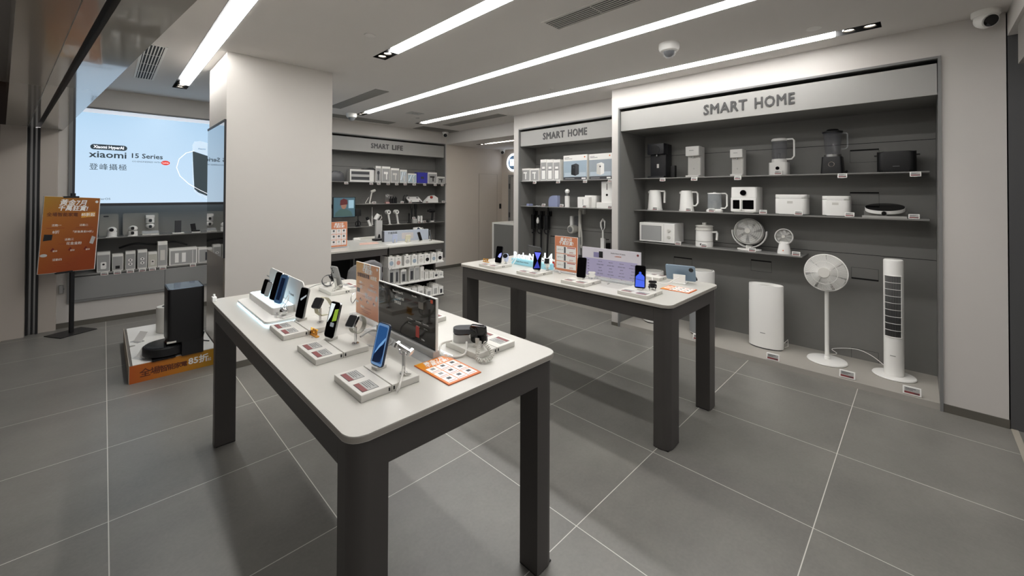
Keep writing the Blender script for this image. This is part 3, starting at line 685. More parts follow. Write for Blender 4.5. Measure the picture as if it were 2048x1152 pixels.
def watch(x, y, z, rz, label, band=OFFW, case=SILV, post=.062, open_=False, round_=False):
    t = thing('smart_watch', label, 'watch', (x, y, z), rz); t.scale = (1.3, 1.3, 1.25)
    MB().cyl(0, 0, 0, .004, .012, 16).cyl(0, 0, .004, post-.002, .0045, 12).build('post', SILV, t)
    K = T(0, 0, post+.012) @ R(-35, 'X')
    if round_: MB().lathe([(0, -.006), (.021, -.006), (.023, 0), (.021, .006), (0, .006)], 28, K @ R(90, 'X') @ T(0, 0, .012), cap=False).build('case', case, t)
    else: MB().rbox(-.019, .019, -.022, .022, -.005, .005, .006, .0015, M=K @ T(0, -.018, .0) @ R(90, 'X')).build('case', case, t)
    if round_: MB().lathe([(0, .006), (.018, .006), (.018, .0068), (0, .0068)], 28, K @ R(90, 'X') @ T(0, 0, .012), cap=False).build('dial', BLKG, t)
    else: MB().rbox(-.0165, .0165, -.0195, .0195, .005, .0058, .005, M=K @ T(0, -.018, 0) @ R(90, 'X')).build('dial', BLKG, t)
    # band loop hangs in the yz plane of the watch
    if open_:
        pts = [(0, -.012, .02), (0, 0, .032), (0, .02, .036), (0, .045, .03), (0, .065, .022)]
        MB().strap(pts, .018, .002, (1, 0, 0), M=K).build('upper_band', band, t)
        pts = [(0, -.012, -.022), (0, .002, -.034), (0, .03, -.036), (0, .06, -.02)]
        MB().strap(pts, .018, .002, (1, 0, 0), M=K).build('lower_band', band, t)
    else:
        n = 20; pts = [(0, .012+.032*math.cos(a), .030*math.sin(a)) for a in [math.radians(-150+300*i/n) for i in range(n+1)]]
        MB().strap(pts, .018, .0022, (1, 0, 0), M=K).build('band', band, t)
    return t
watch(.80, 1.785, TZ+TRH, -70, 'silver square-faced watch with pale band beside the green-screen phone', case=SILV, band=mat('khaki_band', 'a8a79c', .5))
watch(.80, 2.205, TZ+TRH, -60, 'slim silver fitness band opened on a post beside the slim black phone', case=mat('dark_case', '3a3a3c', .3), band=mat('champagne_band', 'b9b49c', .4, metal=.3), open_=True)
watch(1.155, 3.0, TZ+TRH, 60, 'round black watch at the far end of the near table', case=BLKG, band=DGRY, round_=True, post=.03)
watch(2.72, 2.80, TZ+TRH, -60, 'pale blue watch with a raised ring at the far corner of the further table', case=mat('pale_blue_case', 'b9c6e6', .3), band=mat('pale_blue_band', 'cdd6ee', .4), round_=True, post=.04)
watch(2.74, 2.30, TZ+TRH, -60, 'pale watch hanging in front of the glowing sign digits', case=SILV, band=WHT, post=.045)
# silver clamp with nothing on it
t = thing('security_clamp', 'empty silver security clamp arm on a post, front tray of the near table', 'security clamp', (.80, 1.37, TZ+TRH), -60)
MB().cyl(0, 0, 0, .004, .014, 16).cyl(0, 0, .004, .085, .006, 12).build('post', LGRY, t)
a_ = MB(); K = T(0, 0, .092) @ R(25, 'Y')
a_.box(-.030, .030, -.007, .007, -.006, .006, .002, M=K)
arm = a_.build('arm', SILV, t)
MB().box(-.036, -.024, -.012, .012, -.012, .010, .003, M=K).build('jaw', SILV, arm); MB().box(.022, .036, -.016, .016, -.010, .012, .003, M=K).build('jaw', SILV, arm)
MB().tube(arc3((0, 0, -.012), .014, 180, 360, 10, (1, 0, 0), (0, 0, 1)), .003, 6, M=K).build('hook', SILV, arm)
MB().tube([(.004, -.01, .03), (.012, -.03, .012), (.02, -.05, .008), (.03, -.075, .004), (.034, -.095, -.01), (.03, -.1, -.019)], .0045, 8).tube([(0, -.006, .02), (.014, -.012, .006), (.035, -.012, .006), (.02, -.02, .004), (0, -.01, .006)], .003, 6).build('cable', OFFW, t)
# curved cables that belong to the trays/devices
def cable(pts, r, label, m=OFFW, coils=None, name='cable'):
    o = Vector(pts[0]); P = [Vector(p)-o for p in pts]
    # smooth by Catmull-Rom
    Q = []
    for i in range(len(P)-1):
        p0, p1, p2, p3 = P[max(i-1, 0)], P[i], P[i+1], P[min(i+2, len(P)-1)]
        for k in range(6):
            u = k/6; Q.append(.5*((2*p1)+(-p0+p2)*u+(2*p0-5*p1+4*p2-p3)*u*u+(-p0+3*p1-3*p2+p3)*u**3))
    Q.append(P[-1]); b = MB()
    if coils: coil(b, Q, coils[0], r, coils[1])
    else: b.tube(Q, r, 7)
    ob = b.build(name, m); ob.location = o; return tag(ob, label, 'cable')
Z = TZ+.004
cable([(.83, 1.80, TZ+.045), (.90, 1.83, TZ+.05), (.955, 1.80, TZ+.025), (.955, 1.74, Z), (.90, 1.72, Z), (.84, 1.76, TZ+.015)], .0045, 'grey looped cable behind the silver watch on the near table', LGRY)
cable([(1.105, 1.48, TZ+.04), (1.06, 1.50, TZ+.03), (1.03, 1.46, Z), (1.05, 1.40, Z), (1.10, 1.38, TZ+.012), (1.14, 1.42, TZ+.04)], .005, 'smooth white cable looping off the tray below the dark fabric-topped case', OFFW)
cable([(1.165, 1.36, TZ+.05), (1.13, 1.33, TZ+.035), (1.10, 1.30, TZ+.012), (1.115, 1.265, TZ+.012), (1.16, 1.275, TZ+.02), (1.175, 1.34, TZ+.05)], .0026, 'white coiled cord hanging from the folded black phone', OFFW, coils=(.0065, 26))
cable([(1.20, 2.86, TZ+.06), (1.15, 2.84, TZ+.05), (1.12, 2.83, TZ+.03), (1.13, 2.87, TZ+.03), (1.18, 2.90, TZ+.045)], .0024, 'white coiled cord under the grey phone at the far end of the near table', OFFW, coils=(.005, 18))
cable([(1.14, 3.02, TZ+.05), (1.08, 3.08, TZ+.03), (1.02, 3.10, Z), (.98, 3.06, Z)], .004, 'grey cable running off the far tray of the near table', LGRY)
cable([(1.24, 2.46, TZ+TRH+.004), (1.20, 2.50, TZ+.055), (1.15, 2.53, TZ+.04), (1.10, 2.50, TZ+.01), (1.12, 2.56, TZ+.04), (1.18, 2.58, TZ+.07), (1.25, 2.5, TZ+.06), (1.27, 2.44, TZ+TRH+.004)], .003, 'bent silver cable loop left of the orange sign on the near table', SILV)
cable([(2.76, 2.78, TZ+.03), (2.80, 2.74, TZ+.09), (2.78, 2.70, TZ+.10), (2.74, 2.72, TZ+.03)], .0035, 'white cable arch beside the pale blue watch on the further table', WHT)
cable([(2.78, 1.83, TZ+.03), (2.82, 1.80, Z), (2.80, 1.72, Z), (2.74, 1.70, Z)], .003, 'thin grey cable at the foot of the lavender board', LGRY)
cable([(3.07, 1.50, TZ+.035), (3.0, 1.45, TZ+.02), (3.02, 1.36, TZ+.02), (3.08, 1.32, TZ+.05), (3.12, 1.31, TZ+.055)], .0035, 'white cable running to the blue-grey tablet', WHT)
cable([(2.82, 2.27, TZ+.03), (2.80, 2.20, TZ+.008), (2.78, 2.28, TZ+.02), (2.77, 2.36, TZ+.04)], .0035, 'grey cable beside the tray in front of the glowing sign', LGRY)

# earphone case with fabric lid
t = thing('headphone_case', 'oval grey case with dark fabric lid on the right side of the near table', 'headphone case', (1.175, 1.47, TZ+TRH), -40); t.scale = (1.1, 1.1, 1.2)
MB().rbox(-.052, .052, -.030, .030, .0, .030, .034, .004, n=10).build('case_body', LGRY, t)
MB().rbox(-.050, .050, -.028, .028, .030, .035, .028, n=10).build('seam', BLKG, t)
MB().rbox(-.052, .052, -.030, .030, .035, .052, .030, .007, n=10).build('fabric_lid', mat('dark_fabric', '4a4b4e', .9, noise=.2, scale=400), t)
MB().lathe([(.0, 0), (.006, 0), (.006, .012), (0, .012)], 14, T(.02, -.030, .028) @ R(90, 'X'), cap=False).build('jack', WHT, t)
# earbuds
def bud_case(x, y, z, rz, label, m, w=.058, h=.046, d=.026):
    t = thing('earbud_case', label, 'earbuds', (x, y, z), rz)
    MB().cyl(0, 0, 0, .012, .006, 12).build('post', ACRY, t)
    K = T(0, 0, .012+h/2) @ R(-10, 'X') @ STAND
    MB().rbox(-w/2, w/2, -h/2, h*.12, -d/2, d/2, .016, .008, n=6, M=K).build('case', m, t)
    MB().rbox(-w/2, w/2, h*.14, h/2, -d/2, d/2, .012, .006, n=6, M=K).build('lid', m, t); return t
def bud(x, y, z, rz, label, m):
    t = thing('earbud', label, 'earbuds', (x, y, z), rz)
    MB().cyl(0, 0, 0, .018, .002, 8).build('holder', ACRY, t)
    MB().lathe([(0, -.008), (.006, -.006), (.0085, 0), (.007, .006), (0, .009)], 14, T(0, 0, .026), cap=False).cyl(0, 0, .012, .026, .003, 10).build('bud', m, t); return t
bud_case(2.73, 1.835, TZ+TRH, -60, 'white open earbud case beside the black phone left of the lavender board', WHT)
bud(2.70, 1.86, TZ+TRH, 0, 'single white earbud between the phone and its white case', WHT)
bud_case(2.74, 1.335, TZ+TRH, -60, 'black earbud case beside the royal blue phone screen', BLKG, .056, .05)
bud(2.69, 1.335, TZ+TRH, 0, 'single black earbud between the royal blue phone screen and its case', BLK)
bud(2.71, 1.30, TZ+TRH, 0, 'small black earbud in front of the black earbud case', BLK)

# glowing stand on the near table
gl = thing('lit_display_stand', 'white display stand with glowing underside and upright back on the near table', 'display stand', (.60, 2.73, TZ), -90)
# local x: towards the camera end (-Y world), local y: +X world
L2 = .325
MB().rbox(-L2-.001, L2+.001, -.001, .186, 0, .006, .03).build('glow_strip', mat('cool_glow', 'bdeaff', .5, emit=7), gl)
MB().rbox(-L2, L2, 0, .185, .006, .022, .03, .003).build('base', WHT, gl)
MB().rbox(-L2+.02, L2-.11, .06, .175, .022, .060, .02, .003).build('riser', WHT, gl)
MB().rbox(-L2+.03, L2-.12, .066, .17, .060, .0605, .015).build('riser_light', mat('cool_glow_soft', 'd4f1ff', .5, emit=1.2), gl)
_bt = atx(590, 562, .79).z-TZ
K = T(0, .172, .018) @ R(-4, 'X') @ STAND
MB().prism(rrect(-L2, L2, 0, _bt, .035, 6), -.006, 0, .002, M=K).build('back_panel', WHTM, gl)
text('○ xiaomi', .022, GRY, gl, (.2, .158, _bt*.66)); text('xiaomi', .02, GRY, gl, (-.24, .152, _bt*.88))
for k, (yy, w_, h_, lab, sh, fc, ar) in enumerate((
    (2.865, .060, .090, 'small black folded phone at the far end of the glowing stand', DGRY, BLKG, None),
    (2.79, .060, .085, 'small silver folded phone second on the glowing stand', SILV, LGRY, None),
    (2.67, .074, .160, 'tall slim black phone leaning on the glowing stand', SILV, BLKG, None),
    (2.575, .076, .158, 'tall blue-faced phone nearest on the glowing stand', mat('phone_steel_blue', '5f7d9c', .3, metal=.5), mat('phone_dusk_face', '4c6d94', .2, emit=.1), art_plain('16243f', .15, -.3, .3, -.4, .4)))):
    phone(.70, yy, TZ+.060, -80, 16, lab, shell=sh, face=fc, w=w_, h=h_, lens=0, art=ar, prop=ACRY)
# chrome ear clip pieces at the end of the stand
t = thing('earphone_display', 'chrome ball and loop earphone display at the near end of the glowing stand', 'earphones', (.70, 2.455, TZ+.022), -70)
MB().box(-.035, .035, -.03, .03, 0, .006, .002).build('base', WHT, t)
MB().lathe([(0, -.022)]+[(.022*math.cos(a), .022*math.sin(a)) for a in [math.radians(-80+20*i) for i in range(9)]]+[(0, .022)], 24, T(0, 0, .030), cap=False).build('ball', SILV, t)
MB().tube(arc3((0, 0, .045), .026, -30, 210, 16, (1, 0, 0), (0, 0, 1)), .0025, 8).build('loop', ACRY, t)
MB().cyl(-.045, -.01, 0, .018, .008, 14).cyl(-.028, -.028, 0, .014, .006, 12).build('ear_tips', SILV, t)
cable([(.72, 2.55, TZ+.07), (.74, 2.52, TZ+.12), (.73, 2.49, TZ+.10), (.71, 2.50, TZ+.064)], .0022, 'thin clear cable arch behind the tall phones on the glowing stand', WHT)

# ---- sign holders
OG = grad_mat('promo_orange_gradient', [(0, 'e2a81e'), (.35, 'dd8a2c'), (1, 'd2602c')], 0, -.28, .28, .4, dirv=(.7, 0, -.7))
def promo_small(x, y, z, rz, w, h, label, rows=3, cols=3, base=True, face=None, acr=True, style='grid'):
    """upright acrylic holder with an orange promotion sheet, facing local -y"""
    t = thing('promotion_sign', label, 'sign', (x, y, z), rz)
    zb = .012
    if base: MB().box(-w/2-.01, w/2+.01, -.035, .035, 0, .012, .002).build('acrylic_base', ACRY if acr else LGRY, t)
    MB().box(-w/2, w/2, 0, .006, zb, zb+h).build('backing', WHTM, t)
    sh = MB().box(-w/2+.002, w/2-.002, -.001, 0, zb+.002, zb+h-.002).build('sheet', face or ORNG, t)
    MB().box(-w/2, w/2, -.004, -.0025, zb, zb+h).build('clear_cover', clear_mat('clear_cover', 'f2f2f2', .06), t)
    hk, hz = (.15, (.90, .80)) if style == 'grid' else (.10, (.94, .855))
    text('黃金7月', w*hk, WINK, sh, (0, -.0018, zb+h*hz[0]), ext=.0003, shear=.2, bold=w*.0035, name='headline')
    text('千萬狂賞!', w*hk, WINK, sh, (0, -.0018, zb+h*hz[1]), ext=.0003, shear=.2, bold=w*.0035, name='headline')
    if style == 'grid':
        x0, x1, z0, z1 = -w*.44, w*.44, zb+h*.06, zb+h*.72
        for r in range(rows):
            for c in range(cols):
                a, b_ = x0+(x1-x0)*c/cols+w*.012, x0+(x1-x0)*(c+1)/cols-w*.012; e, d = z0+(z1-z0)*r/rows+h*.01, z0+(z1-z0)*(r+1)/rows-h*.01
                cd = MB().box(a, b_, -.0016, -.001, e, d).build('product_cell', WINK, sh)
                if cols == 1:
                    MB().box(a+w*.34, a+w*.42, -.002, -.0016, e+h*.01, d-h*.01).build('phone_picture', DGRY, cd)
                    MB().box(a+w*.48, b_-w*.03, -.002, -.0016, d-h*.04, d-h*.012).build('red_strip', RED, cd)
                    text('NOTE 14', w*.06, INK, cd, (a+w*.17, -.0018, (e+d)/2), ext=.0002); text('$999', w*.08, RED, cd, (a+w*.66, -.0018, e+h*.04), ext=.0002)
                else:
                    MB().box(a+(b_-a)*.3, a+(b_-a)*.72, -.002, -.0016, e+(d-e)*.45, e+(d-e)*.85).build('product_picture', random.choice((DGRY, INK, LGRY)), cd)
                    MB().box(a+(b_-a)*.15, a+(b_-a)*.85, -.002, -.0016, e+(d-e)*.16, e+(d-e)*.22).build('price_line', RED, cd)
    return t
def poster_text(sh, w, zb, h, yy=-.0018):
    text('全場智能家電', w*.09, mat('brown_ink', '5a2a16', .6), sh, (-w*.17, yy, zb+h*.76), ext=.0003, bold=w*.0016)
    MB().prism([(w*.16, zb+h*.72), (w*.42, zb+h*.74), (w*.42, zb+h*.805), (w*.16, zb+h*.79)], -yy-.0003, -yy, M=STAND).build('discount_patch', mat('gold_patch', 'd79a34', .5), sh)
    text('85折起', w*.085, WINK, sh, (w*.285, yy-.0003, zb+h*.762), ext=.0003, bold=w*.0016)
    for (s, fx, fz, k) in (('活動一', -.26, .62, .055), ('活動二', .22, .62, .055), ('8折', -.26, .53, .08), ('「折後黃金54折」', .22, .53, .055), ('活動三', -.02, .43, .055), ('花金金粉', .07, .375, .07), ('活動四', -.2, .17, .055)):
        text(s, w*k, WINK, sh, (w*fx, yy, zb+h*fz), ext=.0003)
    b = MB()
    for fx0, fx1, fz in ((-.42, -.12, .585), (.08, .40, .585), (-.2, .02, .375), (-.08, .18, .172), (-.25, .18, .115), (-.2, .1, .08)): b.box(w*fx0, w*fx1, yy, yy+.0006, zb+h*fz-h*.003, zb+h*fz+h*.003)
    b.build('printed_line', mat('rust_ink', '8a3c1c', .6), sh)
    for fx in (-.30, 0, .28):
        MB().prism([(w*(fx-.03), zb+h*.29), (w*(fx+.01), zb+h*.33), (w*(fx+.04), zb+h*.31), (w*(fx+.0), zb+h*.28)], -yy-.0003, -yy, M=STAND).build('coupon_picture', mat('deep_red', '6c1f18', .5), sh)
        text('$50', w*.05, WINK, sh, (w*(fx+.05), yy-.0002, zb+h*.285), ext=.0003)
    MB().prism([(-w*.46, zb+h*.42), (-w*.32, zb+h*.43), (-w*.31, zb+h*.50), (-w*.45, zb+h*.505)], -yy-.0003, -yy, M=STAND).build('tv_picture', BLK, sh)
    MB().prism([(w*.35, zb+h*.37), (w*.42, zb+h*.355), (w*.46, zb+h*.45), (w*.39, zb+h*.47)], -yy-.0003, -yy, M=STAND).build('phone_picture', LGRY, sh)
    MB().prism([(-w*.43+w*.06*math.cos(i*PI/8), zb+h*.235+h*.02*math.sin(i*PI/8)) for i in range(16)], -yy-.0003, -yy, M=STAND).build('robot_picture', LGRY, sh)
    MB().lathe([(0, 0), (w*.03, 0), (w*.03, .0004), (0, .0004)], 20, T(w*.43, yy+.0002, zb+h*.945) @ R(90, 'X'), cap=False).build('logo_dot', WINK, sh)
# near table: orange portrait sign + long black sign, both facing -X
ztop = aty(716, 522, 2.29).z
pn_ = promo_small(1.03, 2.155, TZ, -90, .275, ztop-TZ-.012, 'orange promotion sign standing behind the black panel on the near table', face=grad_mat('promo_peach', [(0, 'd0a63c'), (.35, 'd29050'), (1, 'cc7c4c')], 0, -.27, .04, .3, dirv=(.5, 0, -.6)), style='none')
poster_text([c for c in pn_.children if c.name.startswith('sheet')][0], .275, .012, ztop-TZ-.012)
zt2 = atx(876, 598, 1.0).z; zt3 = atx(752, 560, .99).z
bp_ = thing('comparison_sign', 'wide glossy black product sign in a white frame across the middle of the near table', 'sign', (.995, 1.70, TZ), -90)
w_, h_ = .50, (zt2+zt3)/2-TZ
MB().box(-.31, .31, -.06, .07, 0, .004, .001).build('acrylic_foot', ACRY, bp_)
MB().box(-w_/2-.004, w_/2+.004, -.012, .02, .004, .030, .002).build('rail', LGRY, bp_)
MB().box(-w_/2-.006, w_/2+.006, .0005, .010, .030, h_).build('white_frame', WHTM, bp_)
sh_ = MB().box(-w_/2, w_/2, -.001, .0005, .032, h_-.004).build('black_panel', mat('gloss_black_panel', '15110e', .06, spec=.45), bp_)
text('Xiaomi HyperOS', .014, WINK, sh_, (-.06, -.0018, h_*.90), ext=.0003); text('xiaomi', .024, WINK, sh_, (-.045, -.0018, h_*.80), ext=.0003, sx=1.3); text('登峰攝極', .016, WINK, sh_, (-.06, -.0018, h_*.70), ext=.0003)
text('Watch S4', .010, WINK, sh_, (.085, -.0018, h_*.92), ext=.0002); text('Buds 5', .010, WINK, sh_, (-.20, -.0018, h_*.90), ext=.0002)
for x_ in (.05, .12, .18): text('xiaomi 15 Ultra', .007, WINK, sh_, (x_, -.0018, h_*.5), ext=.0002); text('50MP  Leica', .006, LGRY, sh_, (x_, -.0018, h_*.42), ext=.0002)
MB().prism(rrect(.215, .232, h_*.90, h_*.96, .003), .001, .0018, M=STAND).build('orange_logo', mat('logo_orange', 'd2512e', .5), sh_)
MB().prism(rrect(.10, .128, h_*.22, h_*.42, .004), .001, .0018, M=STAND).build('picture_tile', mat('tile_red', 'b8443c', .5), sh_)
MB().prism(rrect(.12, .16, h_*.74, h_*.86, .004), .001, .0018, M=STAND).build('camera_picture', mat('tile_grey', '77726c', .5), sh_)
text('8 Elite', .010, WINK, sh_, (.16, -.0018, h_*.22), ext=.0002)
# flyers lying flat
def flyer(cx, cy, rz, w, h, label):
    t = thing('flyer_board', label, 'flyer', (cx, cy, TZ), rz)
    MB().box(-w/2, w/2, -h/2, h/2, 0, .004, .0008, 1).build('board', ORNG, t)
    s_ = MB().box(-w/2+.002, w/2-.002, -h/2+.002, h/2-.002, .004, .0045).build('sheet', grad_mat('flyer_gradient', [(0, 'e0aa12'), (.35, 'e0862c'), (1, 'd9733a')], 0, -.15, .1, .4, dirv=(.6, -.6, 0)), t)
    text('黃金7月', h*.12, WINK, s_, (0, h*.40, .0047), ext=.0003, flat=True, bold=.0005, shear=.2); text('千萬狂賞!', h*.11, WINK, s_, (0, h*.29, .0047), ext=.0003, flat=True, bold=.0005, shear=.2)
    for r_ in range(3):
        for c_ in range(3):
            a, e = -w*.45+w*.9*c_/3+.002, -h*.46+h*.68*r_/3+.002
            cd = MB().box(a, a+w*.3-.004, e, e+h*.68/3-.004, .0045, .005).build('product_cell', WINK, s_)
            MB().box(a+w*.09, a+w*.2, e+h*.10, e+h*.17, .005, .0053).build('product_picture', random.choice((DGRY, INK, GRY)), cd)
            MB().box(a+w*.03, a+w*.24, e+h*.03, e+h*.04, .005, .0053).build('price_line', RED, cd)
    return t
flyer(.968, 1.328, 0, .155, .235, 'orange price flyer lying flat at the camera end of the near table')
f2 = flyer(2.87, 1.22, 0, .15, .21, 'orange price flyer lying flat at the near end of the further table')
p_ = atz(1357, 579, TZ); f2.location = (p_.x, p_.y, TZ)
# gold HOT cards
def hot(x, y, z, rz, label):
    t = thing('gold_card', label, 'ornament', (x, y, z), rz)
    MB().box(-.035, .035, -.008, .008, 0, .006, .001).build('foot', GOLD, t)
    for i_, s in enumerate('HOT'): text(s, .036, GOLD, t, (-.022+.021*i_, .0, .021), ext=.003, bold=.0012, name='letter_'+s.lower())
    return t
p_ = atz(629, 672, TZ); hot(p_.x, p_.y, TZ, -85, 'small gold HOT lettering stand on the near table below the fitness band')
p_ = atz(969, 525, TZ+TRH); hot(p_.x+.02, p_.y, TZ+TRH, -80, 'small gold HOT lettering stand at the far corner of the further table')
o = MB().box(-.03, .03, -.01, .01, 0, .006, .001).box(-.01, .012, .01, .03, 0, .005, .001).build('yellow_card', GOLD); p_ = atz(599, 578, TZ); o.location = p_; tag(o, 'folded yellow card behind the glowing stand', 'card')

# further table: glowing letters, orange sign, lavender board
rs = thing('glowing_sign', 'glowing white phone-name letters on a pale blue light box on the further table', 'sign', (2.865, 2.62, TZ), -90)
MB().box(-.25, .25, 0, .05, 0, .055, .003).build('light_box', mat('pale_cyan_box', '9fd8e8', .5, emit=.12), rs)
text('Redmi Note 14 Series', .018, INK, rs, (-.10, -.0012, .032), ext=.0004)
for i_, (s, xx, sz) in enumerate((('Redmi', -.125, .088), ('Note', .06, .088), ('14', .20, .125))):
    text(s, sz, mat('glow_letters', 'f4fbff', .5, emit=.45), rs, (xx, .02, .055+sz*.36), ext=.005, name='glowing_word', sx=1.0, label='glowing '+s.lower()+' letters')
zt_ = aty(1112, 472, 2.30).z
promo_small(2.88, 2.205, TZ, -90, .25, zt_-TZ-.012, 'orange promotion sign with three product rows on the further table', rows=3, cols=1, face=mat('promo_orange_plain', 'd4773a', .4))
zt_ = (aty(1170, 493, 2.0).z+atx(1280, 505, 2.83).z)/2
lv = thing('comparison_board', 'white and lavender phone comparison board on the further table', 'sign', (2.85, 1.745, TZ), -88)
w_, h_ = .52, zt_-TZ
MB().box(-w_/2, w_/2, -.03, .05, 0, .004).box(-w_/2-.01, w_/2+.01, -.004, .014, .004, .02, .002).build('foot', ACRY, lv)
sh_ = MB().box(-w_/2, w_/2, 0, .006, .02, h_).build('board', mat('pale_board', 'd9d6de', .5), lv)
MB().box(-w_/2+.02, w_/2-.03, -.0008, 0, .03, h_*.66).build('lavender_table', mat('lavender_print', 'b3aed0', .5), sh_)
for c_ in range(4):
    for r_ in range(6):
        text(('7500 mAh', 'AMOLED 120Hz', '108 MP', 'Helio G99', '8GB + 256GB', '5G')[r_], .009, INK, sh_, (-.09+.095*c_, -.0012, h_*(.58-.095*r_)), ext=.0002)
for r_ in range(6): text('規格', .009, INK, sh_, (-.20, -.0012, h_*(.58-.095*r_)), ext=.0002)
MB().box(-.15, -.10, -.0012, 0, h_*.70, h_*.86).build('camera_picture', mat('violet_phone_pic', '8d88b0', .5), sh_); MB().box(-.10, -.065, -.0014, 0, h_*.70, h_*.90).build('lens_picture', BLK, sh_)
text('Redmi Note 14 Series', .014, INK, sh_, (.07, -.0012, h_*.88), ext=.0002); text('AI 超清影像', .011, ORNG, sh_, (.07, -.0012, h_*.79), ext=.0002)
MB().lathe([(0, 0), (.009, 0), (.009, .0008), (0, .0008)], 18, T(.235, 0, h_*.90) @ R(90, 'X'), cap=False).build('logo_dot', MARO, sh_)
# tablets on stands
def tablet(x, y, z, rz, tilt, w, h, label, shell, face=BLKG, lift=.014, back=False):
    t = thing('tablet', label, 'tablet', (x, y, z), rz)
    S = T(0, 0, lift) @ R(-tilt, 'X') @ T(0, 0, h/2) @ STAND
    MB().prism(rrect(-w/2, w/2, -h/2, h/2, .01, 5), 0, .007, .002, M=S).build('body', shell, t)
    MB().prism(rrect(-w/2+.004, w/2-.004, -h/2+.004, h/2-.004, .008, 5), .007, .0075, M=S).build('screen', face, t)
    MB().lathe([(0, -.003), (.017, -.003), (.017, 0), (0, 0)], 22, S @ T(-w/2+.03, h/2-.03, 0), cap=False).build('camera_disc', BLKG, t)
    K = R(-tilt, 'X')
    MB().box(-.05, .05, -.02, .075, 0, .006, .002).box(-.045, .045, .06, .066, .006, .07, .002).build('stand', WHT, t)
    MB().cyl(0, 0, .006, lift+.004, .006, 12).build('stand_post', WHT, t)
    return t
tb = tablet(3.12, 1.36, TZ+TRH, 90+10, 20, .22, .13, 'blue-grey tablet seen from the back on a white stand', mat('blue_grey_tablet', '8296a8', .35, metal=.3))
p_ = atz(1357, 566, TZ); tb.location = (p_.x+.05, p_.y-.0, TZ); 
tray(p_.x+.02, p_.y+.2, 90, 'white square tray behind the blue-grey tablet on the further table').scale = (.62, .62, 1)
tk = tablet(3.13, 2.78, TZ, -90-15, -14, .24, .15, 'black tablet with a white edge standing behind the glowing sign', DGRY, lift=.03)
p_ = atx(1075, 505, 3.05); tk.location = (3.05, p_.y, TZ)
tk2 = tablet(3.0, 2.05, TZ, -90, 10, .20, .13, 'black tablet behind the gap between the orange sign and the lavender board', BLK, lift=.02); p_ = atx(1162, 520, 3.0); tk2.location = (3.0, p_.y-.02, TZ)
o = MB().cyl(0, 0, 0, .035, .018, 20).cyl(0, 0, .035, .05, .011, 20).build('red_bottle', mat('clear_red', 'b0281e', .25)); p_ = atz(1107, 534, TZ); o.location = (p_.x, p_.y, TZ); tag(o, 'small red bottle-like ornament beside the glowing sign', 'ornament')
o = MB().lathe([(0, 0), (.022, 0), (.022, .012), (.012, .03), (0, .032)], 22, cap=False).build('black_puck', BLK); p_ = atz(1388, 561, TZ); o.location = (p_.x+.01, p_.y, TZ); tag(o, 'small black rounded puck beside the blue-grey tablet', 'ornament')
o = MB().box(-.012, .012, -.02, .02, 0, .03, .003).cyl(0, 0, .03, .045, .006).build('white_clip', WHT); o.location = (.505, 3.20, TZ); tag(o, 'small white clip at the far left corner of the near table', 'clip')
# ================================================================ APPLIANCES ON THE RIGHT WALL
_tag0 = [None]
def price_tag(x, y, z, rz, label, big=False, group='electronic price tags'):
    if _tag0[0] is None:
        t = thing('price_tag', label, 'price tag', (0, 0, 0), 0)
        K = R(-12, 'X')
        MB().box(-.034, .034, -.004, .004, -.004, .036, .0015, 1, M=K).build('frame', WHT, t)
        d = MB().box(-.028, .028, -.0046, -.004, .002, .031, M=K).build('display', EINK, t)
        MB().box(-.028, .028, -.0051, -.0046, .002, .011, M=K).build('red_band', MARO, d)
        MB().box(-.024, .014, -.0051, -.0046, .024, .0265, M=K).box(-.024, .004, -.0051, -.0046, .018, .020, M=K).box(.008, .024, -.0056, -.005, .0045, .008, M=K).build('printed_lines', INK, d)
        MB().box(-.012, .012, .003, .016, -.006, .002).build('clip', WHT, t)
        _tag0[0] = t; o = t
    else: o = copy_tree(_tag0[0])
    o.location = (x, y, z); o.rotation_euler = (0, 0, math.radians(rz)); o['label'] = label; o['group'] = group
    o.scale = (1.55,)*3 if big else (1, 1, 1)
    if big: o.rotation_euler = (0, 0, math.radians(rz))
    return o
def fitR(pxl, pxr, pyt, Xf, zb):
    A, B = atx(pxl, pyt, Xf), atx(pxr, pyt, Xf); Tm = atx((pxl+pxr)/2, pyt, Xf)
    return (A.y+B.y)/2, A.y-B.y, Tm.z-zb
def R_thing(name, label, cat, pxl, pxr, pyt, Xf, zb, d, group=None, rz=-90):
    y, w, h = fitR(pxl, pxr, pyt, Xf, zb)
    return thing(name, label, cat, (Xf+d/2, y, zb), rz, group), w, h
Z1, Z2, Z3, ZP = 1.813, 1.412, 1.012, .05
XS = 4.85

